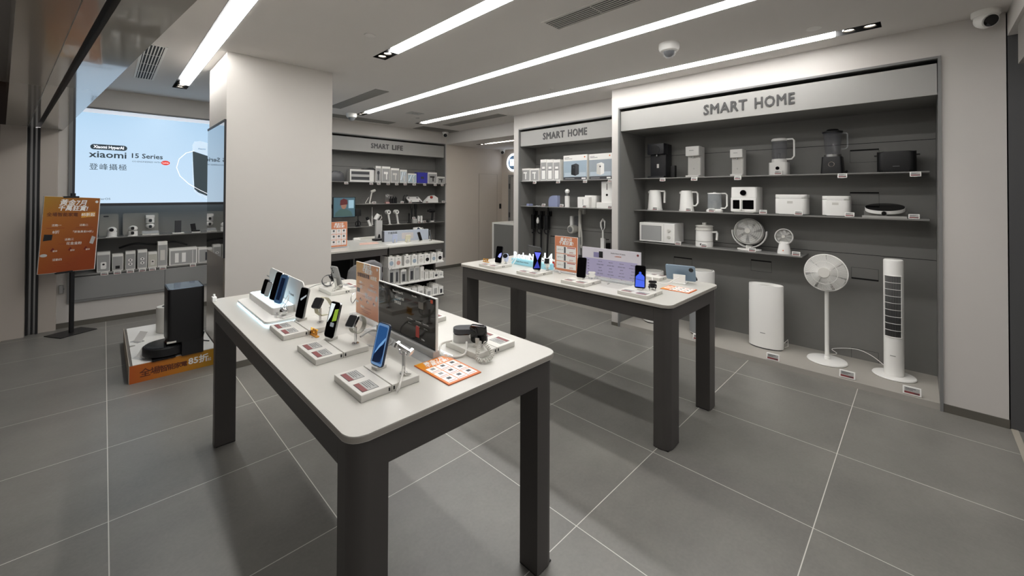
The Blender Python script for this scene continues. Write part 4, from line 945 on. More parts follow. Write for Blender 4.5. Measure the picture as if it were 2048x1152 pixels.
def dispenser(label, a, b_, top, d, m, dark=False):
    t, w, h = R_thing('water_dispenser', label, 'water dispenser', a, b_, top, XS, Z1, d)
    y0 = -d/2; hd = h*.30
    MB().rbox(-w/2, w/2, y0+d*.30, d/2, 0, h, .015, .004).build('body', m, t)
    MB().rbox(-w/2-.004, w/2+.004, y0, y0+d*.5, h-hd, h+.002, .012, .004).build('head', m, t)
    MB().box(-w/2+.008, w/2-.008, y0+d*.29, y0+d*.30, .02, h-hd).build('front_panel', mat('panel_sheen_'+('d' if dark else 'l'), '2a2b30' if dark else 'd6d5d0', .25), t)
    MB().rbox(-w/2-.004, w/2+.004, y0, y0+d*.35, 0, .022, .012, .003).build('drip_tray', m, t)
    MB().cyl(0, y0+d*.16, h-hd-.022, h-hd, .010, 16).build('nozzle', STEEL if dark else LGRY, t)
    if dark:
        MB().lathe([(0, 0), (w*.26, 0), (w*.26, .003), (0, .003)], 28, T(0, y0, h-hd*.55) @ R(90, 'X'), cap=False).build('dial', BLK, t)
        MB().box(-.014, .014, y0+d*.285, y0+d*.29, h*.30, h*.42).build('sticker', WHT, t)
    else:
        MB().box(-w*.22, w*.12, y0-.0006, y0, h-hd*.45, h-hd*.40).build('mark', GRY, t)
        MB().cyl(0, 0, 0, .0008, .008, 14, T(0, y0+d*.29, h*.28) @ R(90, 'X')).build('mark', LGRY, t)
    return t
dispenser('tall black water dispenser at the left end of the top appliance shelf', 1295, 1327, 288, .24, mat('blue_black_plastic', '1d1e24', .35), True)
o = MB().rbox(-.03, .03, -.03, .03, 0, .15, .012, .003).build('black_canister', BLK); q = atx(1347, 340, 4.95); o.location = (4.95, q.y, Z1); tag(o, 'slim black canister behind the tall black water dispenser', 'canister')
dispenser('white water dispenser, the larger of two, on the top appliance shelf', 1371, 1397, 293, .20, WHT)
dispenser('small white water dispenser, left of the white blender', 1460, 1484, 299, .16, WHT)

def handle_loop(b, x, z0, z1, out, th, y=0, wid=.018):
    pts = [(x, y, z1), (x+out*.8, y, z1), (x+out, y, z1-out*.25), (x+out, y, z0+out*.4), (x+out*.7, y, z0), (x, y, z0)]
    b.strap(pts, wid, th, (0, 1, 0)); return b
# white blender
t, w, h = R_thing('blender', 'white blender with clear jug on the top appliance shelf', 'blender', 1536, 1574, 276, XS, Z1, .15)
hb = h*.44; r = w*.45
MB().rbox(-w/2, w/2, -.075, .075, 0, hb*.78, .03, .006).build('base', WHT, t); MB().lathe([(r*.9, hb*.78), (r*.86, hb), (r*.8, hb)], 32).build('collar', WHT, t)
MB().lathe([(0, 0), (.017, 0), (.017, .004), (0, .004)], 24, T(0, -.075, hb*.42) @ R(90, 'X'), cap=False).build('dial', BLKG, t)
MB().lathe([(r*.80, hb), (r*.88, h*.55), (r*.88, h*.94), (r*.86, h*.94), (r*.86, h*.55), (r*.78, hb)], 32, cap=False).build('jug', SMOKE, t)
MB().lathe([(0, h*.93), (r*.92, h*.93), (r*.94, h*.97), (r*.8, h), (0, h)], 32, cap=False).build('lid', WHT, t)
handle_loop(MB(), r*.8, hb*.98, h*.97, w*.42, .014).build('handle', WHT, t); MB().tube([(0, 0, hb), (0, 0, h*.6)], .008, 8).build('blade_shaft', STEEL, t)
# black blender
t, w, h = R_thing('blender', 'tall black blender with clear jug on the top appliance shelf', 'blender', 1640, 1685, 257, XS, Z1, .18)
hb = h*.38; 
MB().prism(rrect(-w/2, w/2, -.09, .09, .02), 0, hb, .004).build('base', BLK, t)
for v in t.children[0].data.vertices:
    k = v.co.z/hb; v.co.x *= 1-.12*k; v.co.y *= 1-.12*k
MB().lathe([(.020, 0), (.024, 0), (.024, .003), (.020, .003), (.020, 0)], 28, T(0, -.083, hb*.55) @ R(90, 'X'), cap=False).build('dial_ring', SILV, t)
MB().lathe([(w*.40, hb), (w*.40, hb+.022), (w*.36, hb+.024)], 32).build('steel_collar', STEEL, t)
MB().lathe([(w*.34, hb+.02), (w*.44, h*.93), (w*.42, h*.93), (w*.32, hb+.02)], 32, cap=False).build('jug', SMOKE, t)
MB().lathe([(0, h*.92), (w*.47, h*.92), (w*.48, h*.95), (w*.30, h*.97), (w*.26, h), (0, h)], 32, cap=False).build('lid', BLK, t)
handle_loop(MB(), w*.40, h*.55, h*.90, w*.26, .010).build('handle', GLASS, t); MB().lathe([(0, hb+.02), (.02, hb+.022), (.004, hb+.035), (0, hb+.05)], 6).build('blades', STEEL, t)
MB().tube([(w*.45, .05, .01), (w*.62, .03, .03), (w*.66, .0, .02), (w*.55, .02, .004)], .004, 6).build('cord', BLK, t)
# toaster
t, w, h = R_thing('toaster', 'black two-slot toaster at the right end of the top appliance shelf', 'toaster', 1753, 1833, 302, XS, Z1, .16)
MB().rbox(-w/2, w/2, -.08, .08, .008, h, .045, .014, n=8).build('body', BLK, t); MB().rbox(-w/2+.01, w/2-.01, -.07, .07, 0, .01, .04).build('foot', BLKG, t)
MB().box(-w*.36, w*.36, -.035, -.012, h-.0005, h+.0006).box(-w*.36, w*.36, .012, .035, h-.0005, h+.0006).build('slots', SLOT, t)
MB().box(-w/2-.02, -w/2+.002, -.012, .012, h*.80, h*.86, .002).build('lever', BLK, t); MB().box(w/2-.002, w/2+.022, -.012, .012, h*.80, h*.86, .002).build('lever', BLK, t)
MB().box(-.022, .022, -.0806, -.08, h*.27, h*.29).build('mark', GRY, t)

# row 2
def kettle(label, a, b_, top, curved):
    t, w, h = R_thing('kettle', label, 'kettle', a, b_, top, XS, Z2, .14)
    r = w*.50
    MB().lathe([(0, 0), (r*1.06, 0), (r*1.06, .018), (0, .018)], 32, cap=False).build('base_plate', WHT, t)
    MB().lathe([(0, .020), (r, .020), (r*.98, .04), (r*.84, h*.95), (r*.80, h), (0, h)], 36, cap=False).build('body', WHT, t)
    MB().lathe([(0, h), (r*.72, h), (r*.70, h+.006), (0, h+.008)], 28, cap=False).build('lid', OFFW, t)
    MB().prism([(-r*.7, -.02), (-r*1.08, 0), (-r*.7, .02)], h*.86, h*.97).build('spout', WHT, t)
    b = MB()
    if curved: handle_loop(b, r*.7, h*.28, h*.95, r*.95, .016)
    else: b.strap([(r*.6, 0, h*.97), (r*1.45, 0, h*.97), (r*1.5, 0, h*.90), (r*1.45, 0, h*.38)], .02, .018, (0, 1, 0))
    b.build('handle', WHT, t); return t
kettle('white electric kettle with an open straight handle, leftmost on the middle appliance shelf', 1292, 1318, 381, False)
kettle('white electric kettle with a closed curved handle, second on the middle shelf', 1355, 1382, 382, True)
t, w, h = R_thing('glass_teapot', 'white electric pot with clear glass body on the middle appliance shelf', 'electric pot', 1410, 1439, 384, XS, Z2, .15)
r = w*.5
MB().lathe([(0, 0), (r*1.1, 0), (r*1.12, .02), (r*.9, .035), (0, .035)], 36, cap=False).build('base', WHT, t)
MB().lathe([(r*.88, .037), (r*.95, .05), (r*.92, h*.90), (r*.90, h*.90), (r*.93, .05), (r*.86, .037)], 36, cap=False).build('glass_body', GLASS, t)
MB().lathe([(0, .04), (r*.40, .04), (r*.40, h*.55), (0, h*.55)], 20, cap=False).build('infuser', STEEL, t)
MB().lathe([(0, h*.90), (r*.96, h*.90), (r*.93, h*.955), (r*.2, h*.97), (r*.16, h), (0, h)], 36, cap=False).build('lid', WHT, t)
handle_loop(MB(), r*.85, h*.20, h*.93, r*.85, .014).build('handle', WHT, t)
# air fryer
t, w, h = R_thing('air_fryer', 'large white air fryer with round dial and two dark windows', 'air fryer', 1461, 1513, 374, XS, Z2, .26)
MB().rbox(-w/2, w/2, -.13, .13, .008, h, .03, .012, n=8).build('body', WHT, t); MB().rbox(-w/2+.01, w/2-.01, -.12, .12, 0, .009, .03).build('foot', DGRY, t)
MB().box(-w/2+.004, w/2-.004, -.1306, -.129, h*.60, h*.604).build('drawer_gap', GRY, t)
dr = MB().rbox(-w/2+.004, w/2-.004, -.136, -.12, .02, h*.59, .004).build('drawer', WHT, t)
MB().prism(rrect(-w*.40, -w*.13, h*.16, h*.50, .006), .136, .1372, M=STAND).build('window', BLKG, dr); MB().prism(rrect(-w*.02, w*.40, h*.16, h*.50, .006), .136, .1372, M=STAND).build('window', BLKG, dr)
MB().box(-w*.115, -w*.035, -.160, -.136, h*.12, h*.52, .004).build('handle', WHT, dr)
MB().lathe([(0, 0), (w*.12, 0), (w*.115, .012), (0, .012)], 30, T(0, -.13, h*.78) @ R(90, 'X'), cap=False).build('dial', BLKG, t)
def rice(label, a, b_, top, d):
    t, w, h = R_thing('rice_cooker', label, 'rice cooker', a, b_, top, XS, Z2, d)
    MB().rbox(-w/2, w/2, -d/2, d/2, .006, h*.80, .04, .010, n=8).build('body', WHT, t); MB().rbox(-w/2, w/2, -d/2, d/2, h*.81, h, .04, .012, n=8).build('lid', WHT, t)
    MB().rbox(-w/2+.009, w/2-.009, -d/2+.009, d/2-.009, h*.79, h*.82, .038).build('seam', GRY, t); MB().rbox(-w/2+.02, w/2-.02, -d/2+.02, d/2-.02, 0, .007, .03).build('foot', DGRY, t)
    MB().box(-.024, .024, -d/2-.0015, -d/2, h*.56, h*.68, .0005, 1).build('display', OFFW, t); return t
rice('white rice cooker, the wider of two, on the middle appliance shelf', 1549, 1612, 389, .22)
rice('white rice cooker, the narrower of two, beside the round hob', 1643, 1699, 392, .19)
# hob on a stand
t, w, h = R_thing('display_riser', 'clear grey display riser under the round induction hob', 'display stand', 1724, 1814, 428, 4.81, Z2, .2)
MB().box(-w/2, w/2, -.1, .1, 0, .005).box(-w/2, w/2, -.10, -.09, .005, .02).box(-w/2, w/2, .085, .1, .005, .055).prism([(0, 0)]*0 or rrect(-w/2, w/2, -.1, .1, .004), .0, .001).build('riser', mat('pale_riser', 'a5a4a0', .3), t)
wr, yr = w, t.location.y
t = thing('induction_hob', 'round black-topped induction hob tilted on its riser', 'induction hob', (4.91, yr, Z2+.020), -90)
K = T(0, -.085, .004) @ R(17, 'X') @ T(0, .115, .0); r = wr*.46
MB().lathe([(0, 0), (r*.93, 0), (r, .008), (r, .036), (0, .036)], 48, K @ Matrix.Diagonal((1, .80, 1, 1)), cap=False).build('body', WHT, t)
MB().lathe([(0, .036), (r*.985, .036), (r*.985, .040), (0, .040)], 48, K @ Matrix.Diagonal((1, .80, 1, 1)), cap=False).build('glass_top', BLKG, t)
MB().lathe([(0, 0), (.017, 0), (.016, .012), (0, .012)], 24, K @ T(0, -r*.795, .018) @ R(90, 'X'), cap=False).build('knob', BLKG, t)

# row 3
t, w, h = R_thing('microwave_oven', 'white microwave oven with two round knobs at the left of the lowest shelf', 'microwave', 1279, 1349, 446, 4.80, Z3, .27)
MB().box(-w/2, w/2, -.125, .135, .010, h, .006).build('body', WHT, t); MB().box(-w/2+.03, w/2-.03, -.1, .1, 0, .012).build('foot', DGRY, t)
dd = MB().box(-w/2, w*.20, -.135, -.125, .012, h-.002, .003).build('door', WHT, t)
MB().box(-w*.42, w*.12, -.1358, -.135, h*.14, h*.84).build('window', mat('window_dots_grey', 'a9aaa9', .4), dd); MB().box(-w*.44, w*.14, -.1354, -.135, h*.12, h*.86).build('window_frame', GRY, dd)
pp = MB().box(w*.205, w/2, -.135, -.125, .012, h-.002, .003).build('control_panel', WHT, t)
for z in (.34, .66): MB().lathe([(0, 0), (.020, 0), (.018, .016), (0, .016)], 26, T(w*.35, -.135, h*z) @ R(90, 'X'), cap=False).build('knob', OFFW, pp)
# cooking pot
t, w, h = R_thing('electric_cooking_pot', 'white electric cooking pot with lid and side handle on the lowest shelf', 'electric pot', 1387, 1420, 446, 4.84, Z3, .16)
r = w*.5
MB().lathe([(0, 0), (r*1.02, 0), (r*1.02, h*.22), (0, h*.22)], 36, cap=False).build('base', WHT, t)
MB().lathe([(0, h*.235), (r, h*.235), (r*.98, h*.70), (0, h*.70)], 36, cap=False).build('pot', WHT, t); MB().lathe([(0, h*.70), (r*1.06, h*.70), (r*1.06, h*.73), (r*.98, h*.73), (r*.98, h*.86), (0, h*.86)], 36, cap=False).build('steamer', OFFW, t)
MB().lathe([(0, h*.86), (r*1.08, h*.86), (r*.9, h*.89), (0, h*.92)], 36, cap=False).cyl(0, 0, h*.9, h, r*.24, 20).build('lid', OFFW, t)
MB().strap([(r*.9, 0, h*.62), (r*1.5, 0, h*.64), (r*1.55, 0, h*.58), (r*1.5, 0, h*.30)], .02, .02, (0, 1, 0)).build('handle', WHT, t)
MB().lathe([(0, 0), (.013, 0), (.012, .010), (0, .010)], 20, T(0, -r, h*.11) @ R(90, 'X'), cap=False).build('dial', BLKG, t)

def grille(r0, r1, depth, n, wire, K, rings=(1.0,), dome=.35):
    b = MB()
    for i in range(n):
        a = 2*PI*i/n; c, s = math.cos(a), math.sin(a)
        b.tube([(r0*c, r0*s, depth), ((r0+r1)*.5*c, (r0+r1)*.5*s, depth*.92), (r1*.93*c, r1*.93*s, depth*dome+.003), (r1*c, r1*s, 0)], wire, 3, M=K, cap=False)
    return b
# circulator fan
t, w, h = R_thing('circulator_fan', 'white drum fan held in a U-shaped stand on the lowest shelf', 'fan', 1459, 1531, 438, 4.88, Z3, .16)
R0 = w*.40; cz = h-R0*1.02
MB().rbox(-w*.33, w*.33, -.06, .06, 0, .014, .05, .004).build('foot', WHT, t); MB().rbox(-.03, .03, -.03, .03, .014, cz-R0-.008, .02).build('neck', WHT, t)
MB().strap(arc3((0, 0, cz), R0*1.20, 176, 364, 24, (1, 0, 0), (0, 0, 1)), .04, .012, (0, 1, 0)).build('u_bracket', WHT, t)
K = T(0, 0, cz) @ R(-12, 'X') @ R(90, 'X')
MB().lathe([(R0*.7, -.07), (R0*.98, -.05), (R0, 0), (R0, .05), (R0*.96, .055), (R0*.96, -.03), (R0*.68, -.06)], 44, K, cap=False).build('drum', WHT, t)
MB().lathe([(0, -.066), (R0*.95, -.066), (R0*.95, -.06), (0, -.06)], 40, K, cap=False).build('rear_shade', GRY, t)
bl = MB()
for i in range(7):
    bl.prism([(R0*.22*math.cos(a), R0*.22*math.sin(a)) for a in (0, .5)] + [(R0*.9*math.cos(a), R0*.9*math.sin(a)) for a in (.95, .65, .35)], 0, .003, M=K @ R(360/7*i, 'Z') @ T(0, 0, .0) @ R(14, 'X'))
bl.build('blades', mat('fan_blade_grey', 'b9b9b5', .4), t)
gr = grille(R0*.22, R0*.97, .058, 64, .0011, K, dome=.95)
for q_ in (.4, .55, .7, .85): gr.tube(arc3((0, 0, .057), R0*q_, 0, 354, 40, (1, 0, 0), (0, 1, 0)), .0011, 3, True, M=K)
gr.build('grille', WHT, t)
MB().lathe([(0, .060), (R0*.22, .060), (R0*.20, .068), (0, .070)], 28, K, cap=False).build('hub_cap', OFFW, t)
# small desk fan
t, w, h = R_thing('desk_fan', 'small white desk fan with orange button on the lowest shelf', 'fan', 1547, 1585, 458, 4.86, Z3, .10)
R0 = w*.5; cz = h-R0
MB().lathe([(w*.36, 0), (w*.36, .02), (w*.26, cz-R0*.8), (w*.22, cz-R0*.6), (0, cz-R0*.6)], 26, sy=.8).build('base', WHT, t)
MB().lathe([(0, 0), (.006, 0), (.006, .003), (0, .003)], 16, T(0, -w*.26, .035) @ R(90, 'X'), cap=False).build('button', ORNG, t)
K = T(0, 0, cz) @ R(-8, 'X') @ R(90, 'X')
MB().lathe([(R0*.86, -.02), (R0, -.012), (R0, .016), (R0*.9, .02), (R0*.88, -.012)], 40, K, cap=False).build('rim', WHT, t)
MB().lathe([(0, -.02), (R0*.87, -.02), (R0*.87, -.017), (0, -.017)], 36, K, cap=False).build('rear_shade', LGRY, t)
bl = MB()
for i in range(9): bl.prism([(R0*.2, 0), (R0*.82, -.004), (R0*.80, .02), (R0*.2, .008)], -.002, 0, M=K @ R(40*i, 'Z'))
bl.build('blades', mat('fan_blade_grey', 'b9b9b5', .4), t)
grille(R0*.22, R0*.92, .019, 36, .0009, K, dome=.9).build('grille', WHT, t); MB().lathe([(0, .02), (R0*.22, .02), (R0*.2, .026), (0, .027)], 24, K, cap=False).build('hub_cap', OFFW, t)

# floor of the niche
# tall oval air purifier
pl = atz(1497, 676, ZP); 
t = thing('air_purifier', 'tall white oval-section humidifier standing alone on the niche floor', 'air purifier', (4.80, 0, ZP), -90)
A_, B_ = atx(1496, 640, 4.82), atx(1566, 640, 4.76); yc = (A_.y+B_.y)/2; w = (A_.y-B_.y)*.95; h = atx(1530, 570, 4.78).z-ZP
t.location = (4.83, yc, ZP); rr_ = w/2; sy_ = .62
MB().lathe([(0, .0), (rr_*.93, 0), (rr_*.93, .012), (0, .012)], 48, sy=sy_, cap=False).build('foot', DGRY, t)
MB().lathe([(0, .012), (rr_, .012), (rr_, h-.006), (rr_*.985, h), (rr_*.90, h), (rr_*.84, h-.02), (0, h-.022)], 56, sy=sy_, cap=False).build('body', WHT, t)
MB().lathe([(0, h-.019), (rr_*.5, h-.019), (rr_*.5, h-.016), (0, h-.016)], 32, sy=sy_, cap=False).build('top_disc', OFFW, t)
MB().box(-.03, .015, -rr_*sy_-.0006, -rr_*sy_+.003, h*.245, h*.255).build('mark', GRY, t)
MB().box(-rr_*.99, -rr_*.93, -.03, -.01, h*.72, h*.88).build('sticker', GRY, t)
MB().tube([(rr_*.9, .05, .05), (rr_*1.15, .06, .10), (rr_*1.15, .07, .03), (rr_*.95, .08, .008)], .004, 6).build('cord', WHT, t)
def cyl_pur(label, px, r, h, X, grey=False):
    q = atx(px, 560, X); t = thing('air_purifier', label, 'air purifier', (X, q.y, ZP), -90)
    MB().cyl(0, 0, 0, .014, r*.92, 40).build('foot', BLK, t)
    m = mat('grey_perforated_shell', '8e9091', .45) if grey else WHT
    MB().lathe([(0, .014), (r, .014), (r, h-.012), (r*.97, h), (0, h)], 48, cap=False).build('body', WHT, t)
    if grey: MB().lathe([(r*1.001, .02), (r*1.003, .02), (r*1.003, h*.62), (r*1.001, h*.62)], 48, cap=False).build('perforated_shell', m, t)
    MB().lathe([(r*.80, h), (r*.84, h), (r*.84, h+.003), (r*.80, h+.003), (r*.80, h)], 44, cap=False).build('silver_ring', SILV, t)
    MB().cyl(0, 0, h, h+.002, r*.78, 40).build('top_panel', OFFW, t)
    return t
cyl_pur('white round air purifier on the niche floor, the left of two behind the further table', 1307, .12, atx(1307, 541, 4.80).z-ZP, 4.80)
ht_ = atx(1410, 541, 4.78).z-ZP
cyl_pur('white round air purifier with grey shell behind the near end of the further table', 1404, .13, ht_, 4.78, True)
# pedestal fan
q = atz(1654, 722, ZP); fx, fy = q.x, q.y
t = thing('pedestal_fan', 'white pedestal fan with round base on the niche floor', 'fan', (fx, fy, ZP), -90-8)
MB().lathe([(0, 0), (.150, 0), (.155, .006), (.150, .016), (.04, .022), (0, .022)], 48, cap=False).build('base', WHT, t)
hc = atx(1667, 547, fx-.03).z-ZP; rf = .168
MB().lathe([(.022, .02), (.022, .045), (.017, .05), (.016, hc-.10), (.02, hc-.09), (.02, hc-.03)], 24).build('pole', WHT, t)
K = T(0, -.03, hc) @ R(-6, 'X') @ R(90, 'X')
MB().lathe([(0, -.085), (.045, -.08), (.055, -.03), (.05, .0), (0, .0)], 28, K, cap=False).build('motor_housing', WHT, t)
rim = MB().tube(arc3((0, 0, 0), rf, 0, 354, 60, (1, 0, 0), (0, 1, 0)), .0055, 8, True, M=K); rim.build('rim', WHT, t)
g1 = grille(.045, rf, .045, 96, .0014, K, dome=.45)
for q_ in (.62,): g1.tube(arc3((0, 0, .042), rf*q_, 0, 354, 48, (1, 0, 0), (0, 1, 0)), .002, 4, True, M=K)
g1.build('front_grille', WHT, t)
grille(.05, rf, -.045, 96, .0014, K, dome=.45).build('rear_grille', WHT, t)
MB().lathe([(0, .044), (.048, .044), (.045, .052), (0, .053)], 30, K, cap=False).build('hub_cap', OFFW, t)
bl = MB()
for i in range(7): bl.prism([(.03*math.cos(a), .03*math.sin(a)) for a in (-.5, .5)] + [(.165*math.cos(a), .165*math.sin(a)) for a in (.62, .3, 0, -.2)], 0, .002, M=K @ R(360/7*i, 'Z') @ R(12, 'X'))
bl.build('blades', mat('fan_blade_pale', 'cfceca', .4), t)
# tower fan
q = atz(1788, 752, ZP); tx, ty = q.x, q.y
t = thing('tower_fan', 'tall white tower fan with dark louvred front, rightmost on the niche floor', 'fan', (tx, ty, ZP), -90-4)
hT = atx(1786, 520, tx-.05).z-ZP; wT = .066
MB().lathe([(0, 0), (.140, 0), (.145, .006), (.140, .014), (0, .018)], 48, sy=.95, cap=False).build('base', WHT, t)
MB().lathe([(0, .018), (wT, .018), (wT, hT-.012), (wT*.97, hT-.004), (wT*.9, hT), (0, hT)], 40, sy=.95, cap=False).build('body', WHT, t)
arcp = [(wT*1.01*math.cos(a), wT*.96*math.sin(a)) for a in [math.radians(-90-52+104*i/16) for i in range(17)]]
z0_, z1_ = hT*.345, hT*.865
MB().prism(arcp+[(p_[0]*.9, p_[1]*.9) for p_ in arcp[::-1]], z0_, z1_).build('louvre_opening', BLK, t)
lv_ = MB()
for i in range(22):
    a = math.radians(-90-50+100*i/21); lv_.tube([(wT*1.03*math.cos(a), wT*.98*math.sin(a), z0_), (wT*1.03*math.cos(a), wT*.98*math.sin(a), z1_)], .0009, 4)
lv_.build('slats', GRY, t)
rb = MB()
for i in range(10):
    z = z0_+(z1_-z0_)*i/9; rb.tube([(p_[0]*1.035, p_[1]*1.035, z) for p_ in arcp], .002, 5)
rb.build('cross_ribs', WHT, t)
MB().tube([(p_[0]*1.02, p_[1]*1.02, z0_) for p_ in arcp] + [(arcp[-1][0]*1.02, arcp[-1][1]*1.02, z1_)] + [(p_[0]*1.02, p_[1]*1.02, z1_) for p_ in arcp[::-1]], .004, 6, True).build('opening_rim', WHT, t)
MB().box(-.018, .018, -wT*.96-.001, -wT*.93, hT*.185, hT*.190).build('mark', GRY, t)
cable([(tx+.06, ty+.06, ZP+.05), (5.0, ty+.16, ZP+.09), (5.06, ty+.28, ZP+.10), (5.08, ty+.45, ZP+.05), (fx+.2, fy-.05, ZP+.03), (fx+.1, fy, ZP+.03)], .003, 'thin white power cable running along the niche floor between the two standing fans', WHT)

# ---- price tags, nearest cabinet
def edge_tag(px, z, what, X=None, py=350):
    q = atx(px, py, SF1); return price_tag(SF1-.012, q.y, z-.040, -90, 'white electronic price tag on the shelf edge '+what)
for px, w_ in ((1326, 'below the tall black water dispenser'), (1389, 'below the larger white water dispenser'), (1476, 'below the small white water dispenser'), (1685, 'below the tall black blender'), (1831, 'below the black toaster')): edge_tag(px, Z1, w_)
def top_tag(px, z, what, X=4.815, py=425, dz=.003):
    q = atx(px, py, X); return price_tag(X, q.y, z+.006+dz-.003, -90, 'white electronic price tag '+what)
top_tag(1556, Z1, 'at the foot of the white blender', py=345)
for px, w_ in ((1310, 'in front of the open-handled kettle'), (1377, 'in front of the curved-handle kettle'), (1423, 'in front of the clear glass pot'), (1526, 'at the right foot of the air fryer'), (1597, 'in front of the wider rice cooker'), (1699, 'at the right foot of the narrower rice cooker'), (1828, 'right of the round induction hob')): top_tag(px, Z2, w_)
for px, w_ in ((1356, 'at the right foot of the microwave oven'), (1408, 'in front of the electric cooking pot'), (1504, 'at the foot of the drum fan'), (1592, 'beside the small desk fan')): top_tag(px, Z3, w_, py=500, X=4.80 if px != 1356 else 4.795)
for px, py, w_ in ((1395, 682, 'on the niche floor by the grey-shelled purifier'), (1545, 722, 'on the niche floor before the tall oval humidifier'), (1694, 758, 'on the niche floor before the pedestal fan'), (1824, 792, 'on the niche floor before the tower fan')):
    q = atz(px, py, ZP); price_tag(q.x+.012, q.y, ZP+.009, -90, 'large white price tag '+w_, big=True)

# ================================================================ FURTHER SMART HOME CABINET
X2 = 4.86
def art_box(t, w, h, d, body=WHTM, panel=mat('print_grey', 'a2a2a0', .5), strip=.0, side=None):
    MB().box(-w/2, w/2, -d/2, d/2, 0, h, .0012, 1).build('carton', body, t)
    return MB().box(-w/2+w*.05, w/2-w*.05, -d/2-.0006, -d/2, h*.04, h*(.86-strip)).build('printed_panel', panel, t)
def boxR(label, a, b_, top, Xf, z, d, pic, name='product_box', group='product boxes on the further SMART HOME shelves', panel=None):
    t, w, h = R_thing(name, label, 'product box', a, b_, top, Xf, z, d, group)
    p = art_box(t, w, h, d, panel=panel or mat('print_grey', 'a2a2a0', .5)); pic(p, w, h, -d/2-.0012); return t
def pic_shower(p, w, h, y):
    MB().box(-w*.06, w*.06, y, y+.0006, h*.15, h*.62).box(-w*.26, w*.14, y, y+.0006, h*.60, h*.72).build('product_picture', WHT, p)
def pic_bottle(p, w, h, y):
    MB().box(-w*.28, w*.28, y, y+.0006, h*.08, h*.48).box(-w*.22, w*.22, y, y+.0006, h*.56, h*.66).build('product_picture', WHT, p); MB().box(-w*.22, w*.22, y, y+.0006, h*.48, h*.56).build('picture_band', GRY, p)
def pic_none(p, w, h, y): pass
for i, (a, b_, lab) in enumerate(((1043, 1060, 'left of two'), (1060.5, 1078, 'right of two'))): boxR('small grey product box with a white handset picture, '+lab+' at the shelf end', a, b_, 337, X2, Z1, .10, pic_shower)
for i, (a, b_, lab) in enumerate(((1081, 1093.3, 'leftmost of three'), (1093.8, 1106.3, 'middle of three'), (1106.8, 1120, 'rightmost of three'))): boxR('slim box with a white bottle picture, '+lab, a, b_, 319, X2, Z1, .08, pic_bottle)
def big_box(label, a, b_, top, dark):
    t, w, h = R_thing('product_box', label, 'product box', a, b_, top, X2, Z1, .22, 'large printer cartons')
    MB().box(-w/2, w/2, -.11, .11, 0, h, .0015, 1).build('carton', WHTM, t)
    p = MB().box(-w/2+.003, w/2-.003, -.1106, -.11, h*.12, h*.77).build('printed_panel', mat('print_blue_grey', '9fb0bd', .4) if dark else mat('print_steel', '98a1a8', .4), t)
    MB().box(-w/2+.003, w/2-.003, -.1106, -.11, .003, h*.12).build('dark_strip', DGRY, t)
    MB().box(-w/2+.02, w/2-.02, -.1112, -.1106, h*.14, h*.30).build('floor_print', mat('print_pale_blue', 'b9c6cf', .4), p)
    m = DGRY if dark else WHT
    MB().prism([(-w*.16, h*.22), (w*.02, h*.17), (w*.17, h*.23), (w*.17, h*.60), (w*.05, h*.66), (-w*.15, h*.61)], .1112, .1118, M=STAND).build('product_picture', m, p)
    MB().prism([(-w*.16, h*.22), (w*.02, h*.17), (w*.02, h*.58), (-w*.15, h*.60)], .1118, .1121, M=STAND).build('picture_front', BLK if dark else OFFW, p)
    MB().lathe([(0, 0), (.012, 0), (.012, .0008), (0, .0008)], 16, T(0 if not dark else -w*.05, -.1121, h*.5) @ R(90, 'X'), cap=False).build('picture_dot', INK, p)
    MB().box(w*.38, w*.43, -.1106, -.11, h*.88, h*.93).build('logo', ORNG, t); MB().box(-w*.45, -w*.25, -.1106, -.11, h*.90, h*.915).box(-w*.45, -w*.12, -.1106, -.11, h*.85, h*.865).build('printed_lines', INK, t)
    MB().box(w*.28, w*.45, -.1112, -.1106, h*.03, h*.09).build('white_sticker', WHT, t); MB().box(-w*.42, -w*.02, -.1112, -.1106, h*.05, h*.07).build('icon_row', LGRY, t)
big_box('large carton picturing a black desktop printer', 1127, 1174, 310, True); big_box('large carton picturing a white desktop printer', 1178, 1224, 307, False)
# row 2
q = atx(1057, 410, X2); o = MB().box(-.045, .045, -.03, .03, 0, .035, .002).build('clear_block', ACRB); o.location = (X2+.03, q.y, Z2); tag(o, 'small clear acrylic block at the left end of the further cabinet shelf', 'acrylic block')
q = atx(1075, 410, X2); o = MB().box(-.04, .04, -.03, .03, 0, .004).box(-.04, .0, -.03, .03, .004, .012).build('clear_plate', ACRY); o.location = (X2+.03, q.y, Z2); tag(o, 'low clear acrylic plate beside the small acrylic block', 'acrylic plate')
t, w, h = R_thing('acrylic_arch', 'bluish acrylic arch-cut block on the further cabinet shelf', 'acrylic block', 1097, 1115, 391, X2, Z2, .06)
MB().prism([(-w/2, 0), (w/2, 0), (w/2, h), (-w*.1, h), (-w*.35, h*.86), (-w/2, h*.6)], -.03, .03, M=STAND).build('block', ACRB, t)
t, w, h = R_thing('shower_filter', 'slim white bottle-shaped device with a chrome neck on the further cabinet shelf', 'device', 1129, 1137, 378, X2, Z2, .04)
MB().lathe([(0, 0), (w/2, 0), (w/2, h*.62), (0, h*.62)], 24, cap=False).build('body', WHT, t); MB().cyl(0, 0, h*.62, h*.78, w*.36, 20).build('neck', STEEL, t)
MB().lathe([(0, h*.76), (w*.40, h*.78), (w*.5, h*.88), (w*.36, h*.97), (0, h)], 24, cap=False).build('head', WHT, t)
t, w, h = R_thing('pet_feeder', 'white rounded two-part machine on the further cabinet shelf', 'appliance', 1154, 1178, 394, X2, Z2, .12)
MB().rbox(-w/2, w/2, -.06, .10, 0, h, .02, .008).build('front_bin', WHT, t); MB().rbox(-w*.1, w*.85, .0, .16, 0, h*1.15, .025, .01).build('rear_bin', WHT, t)
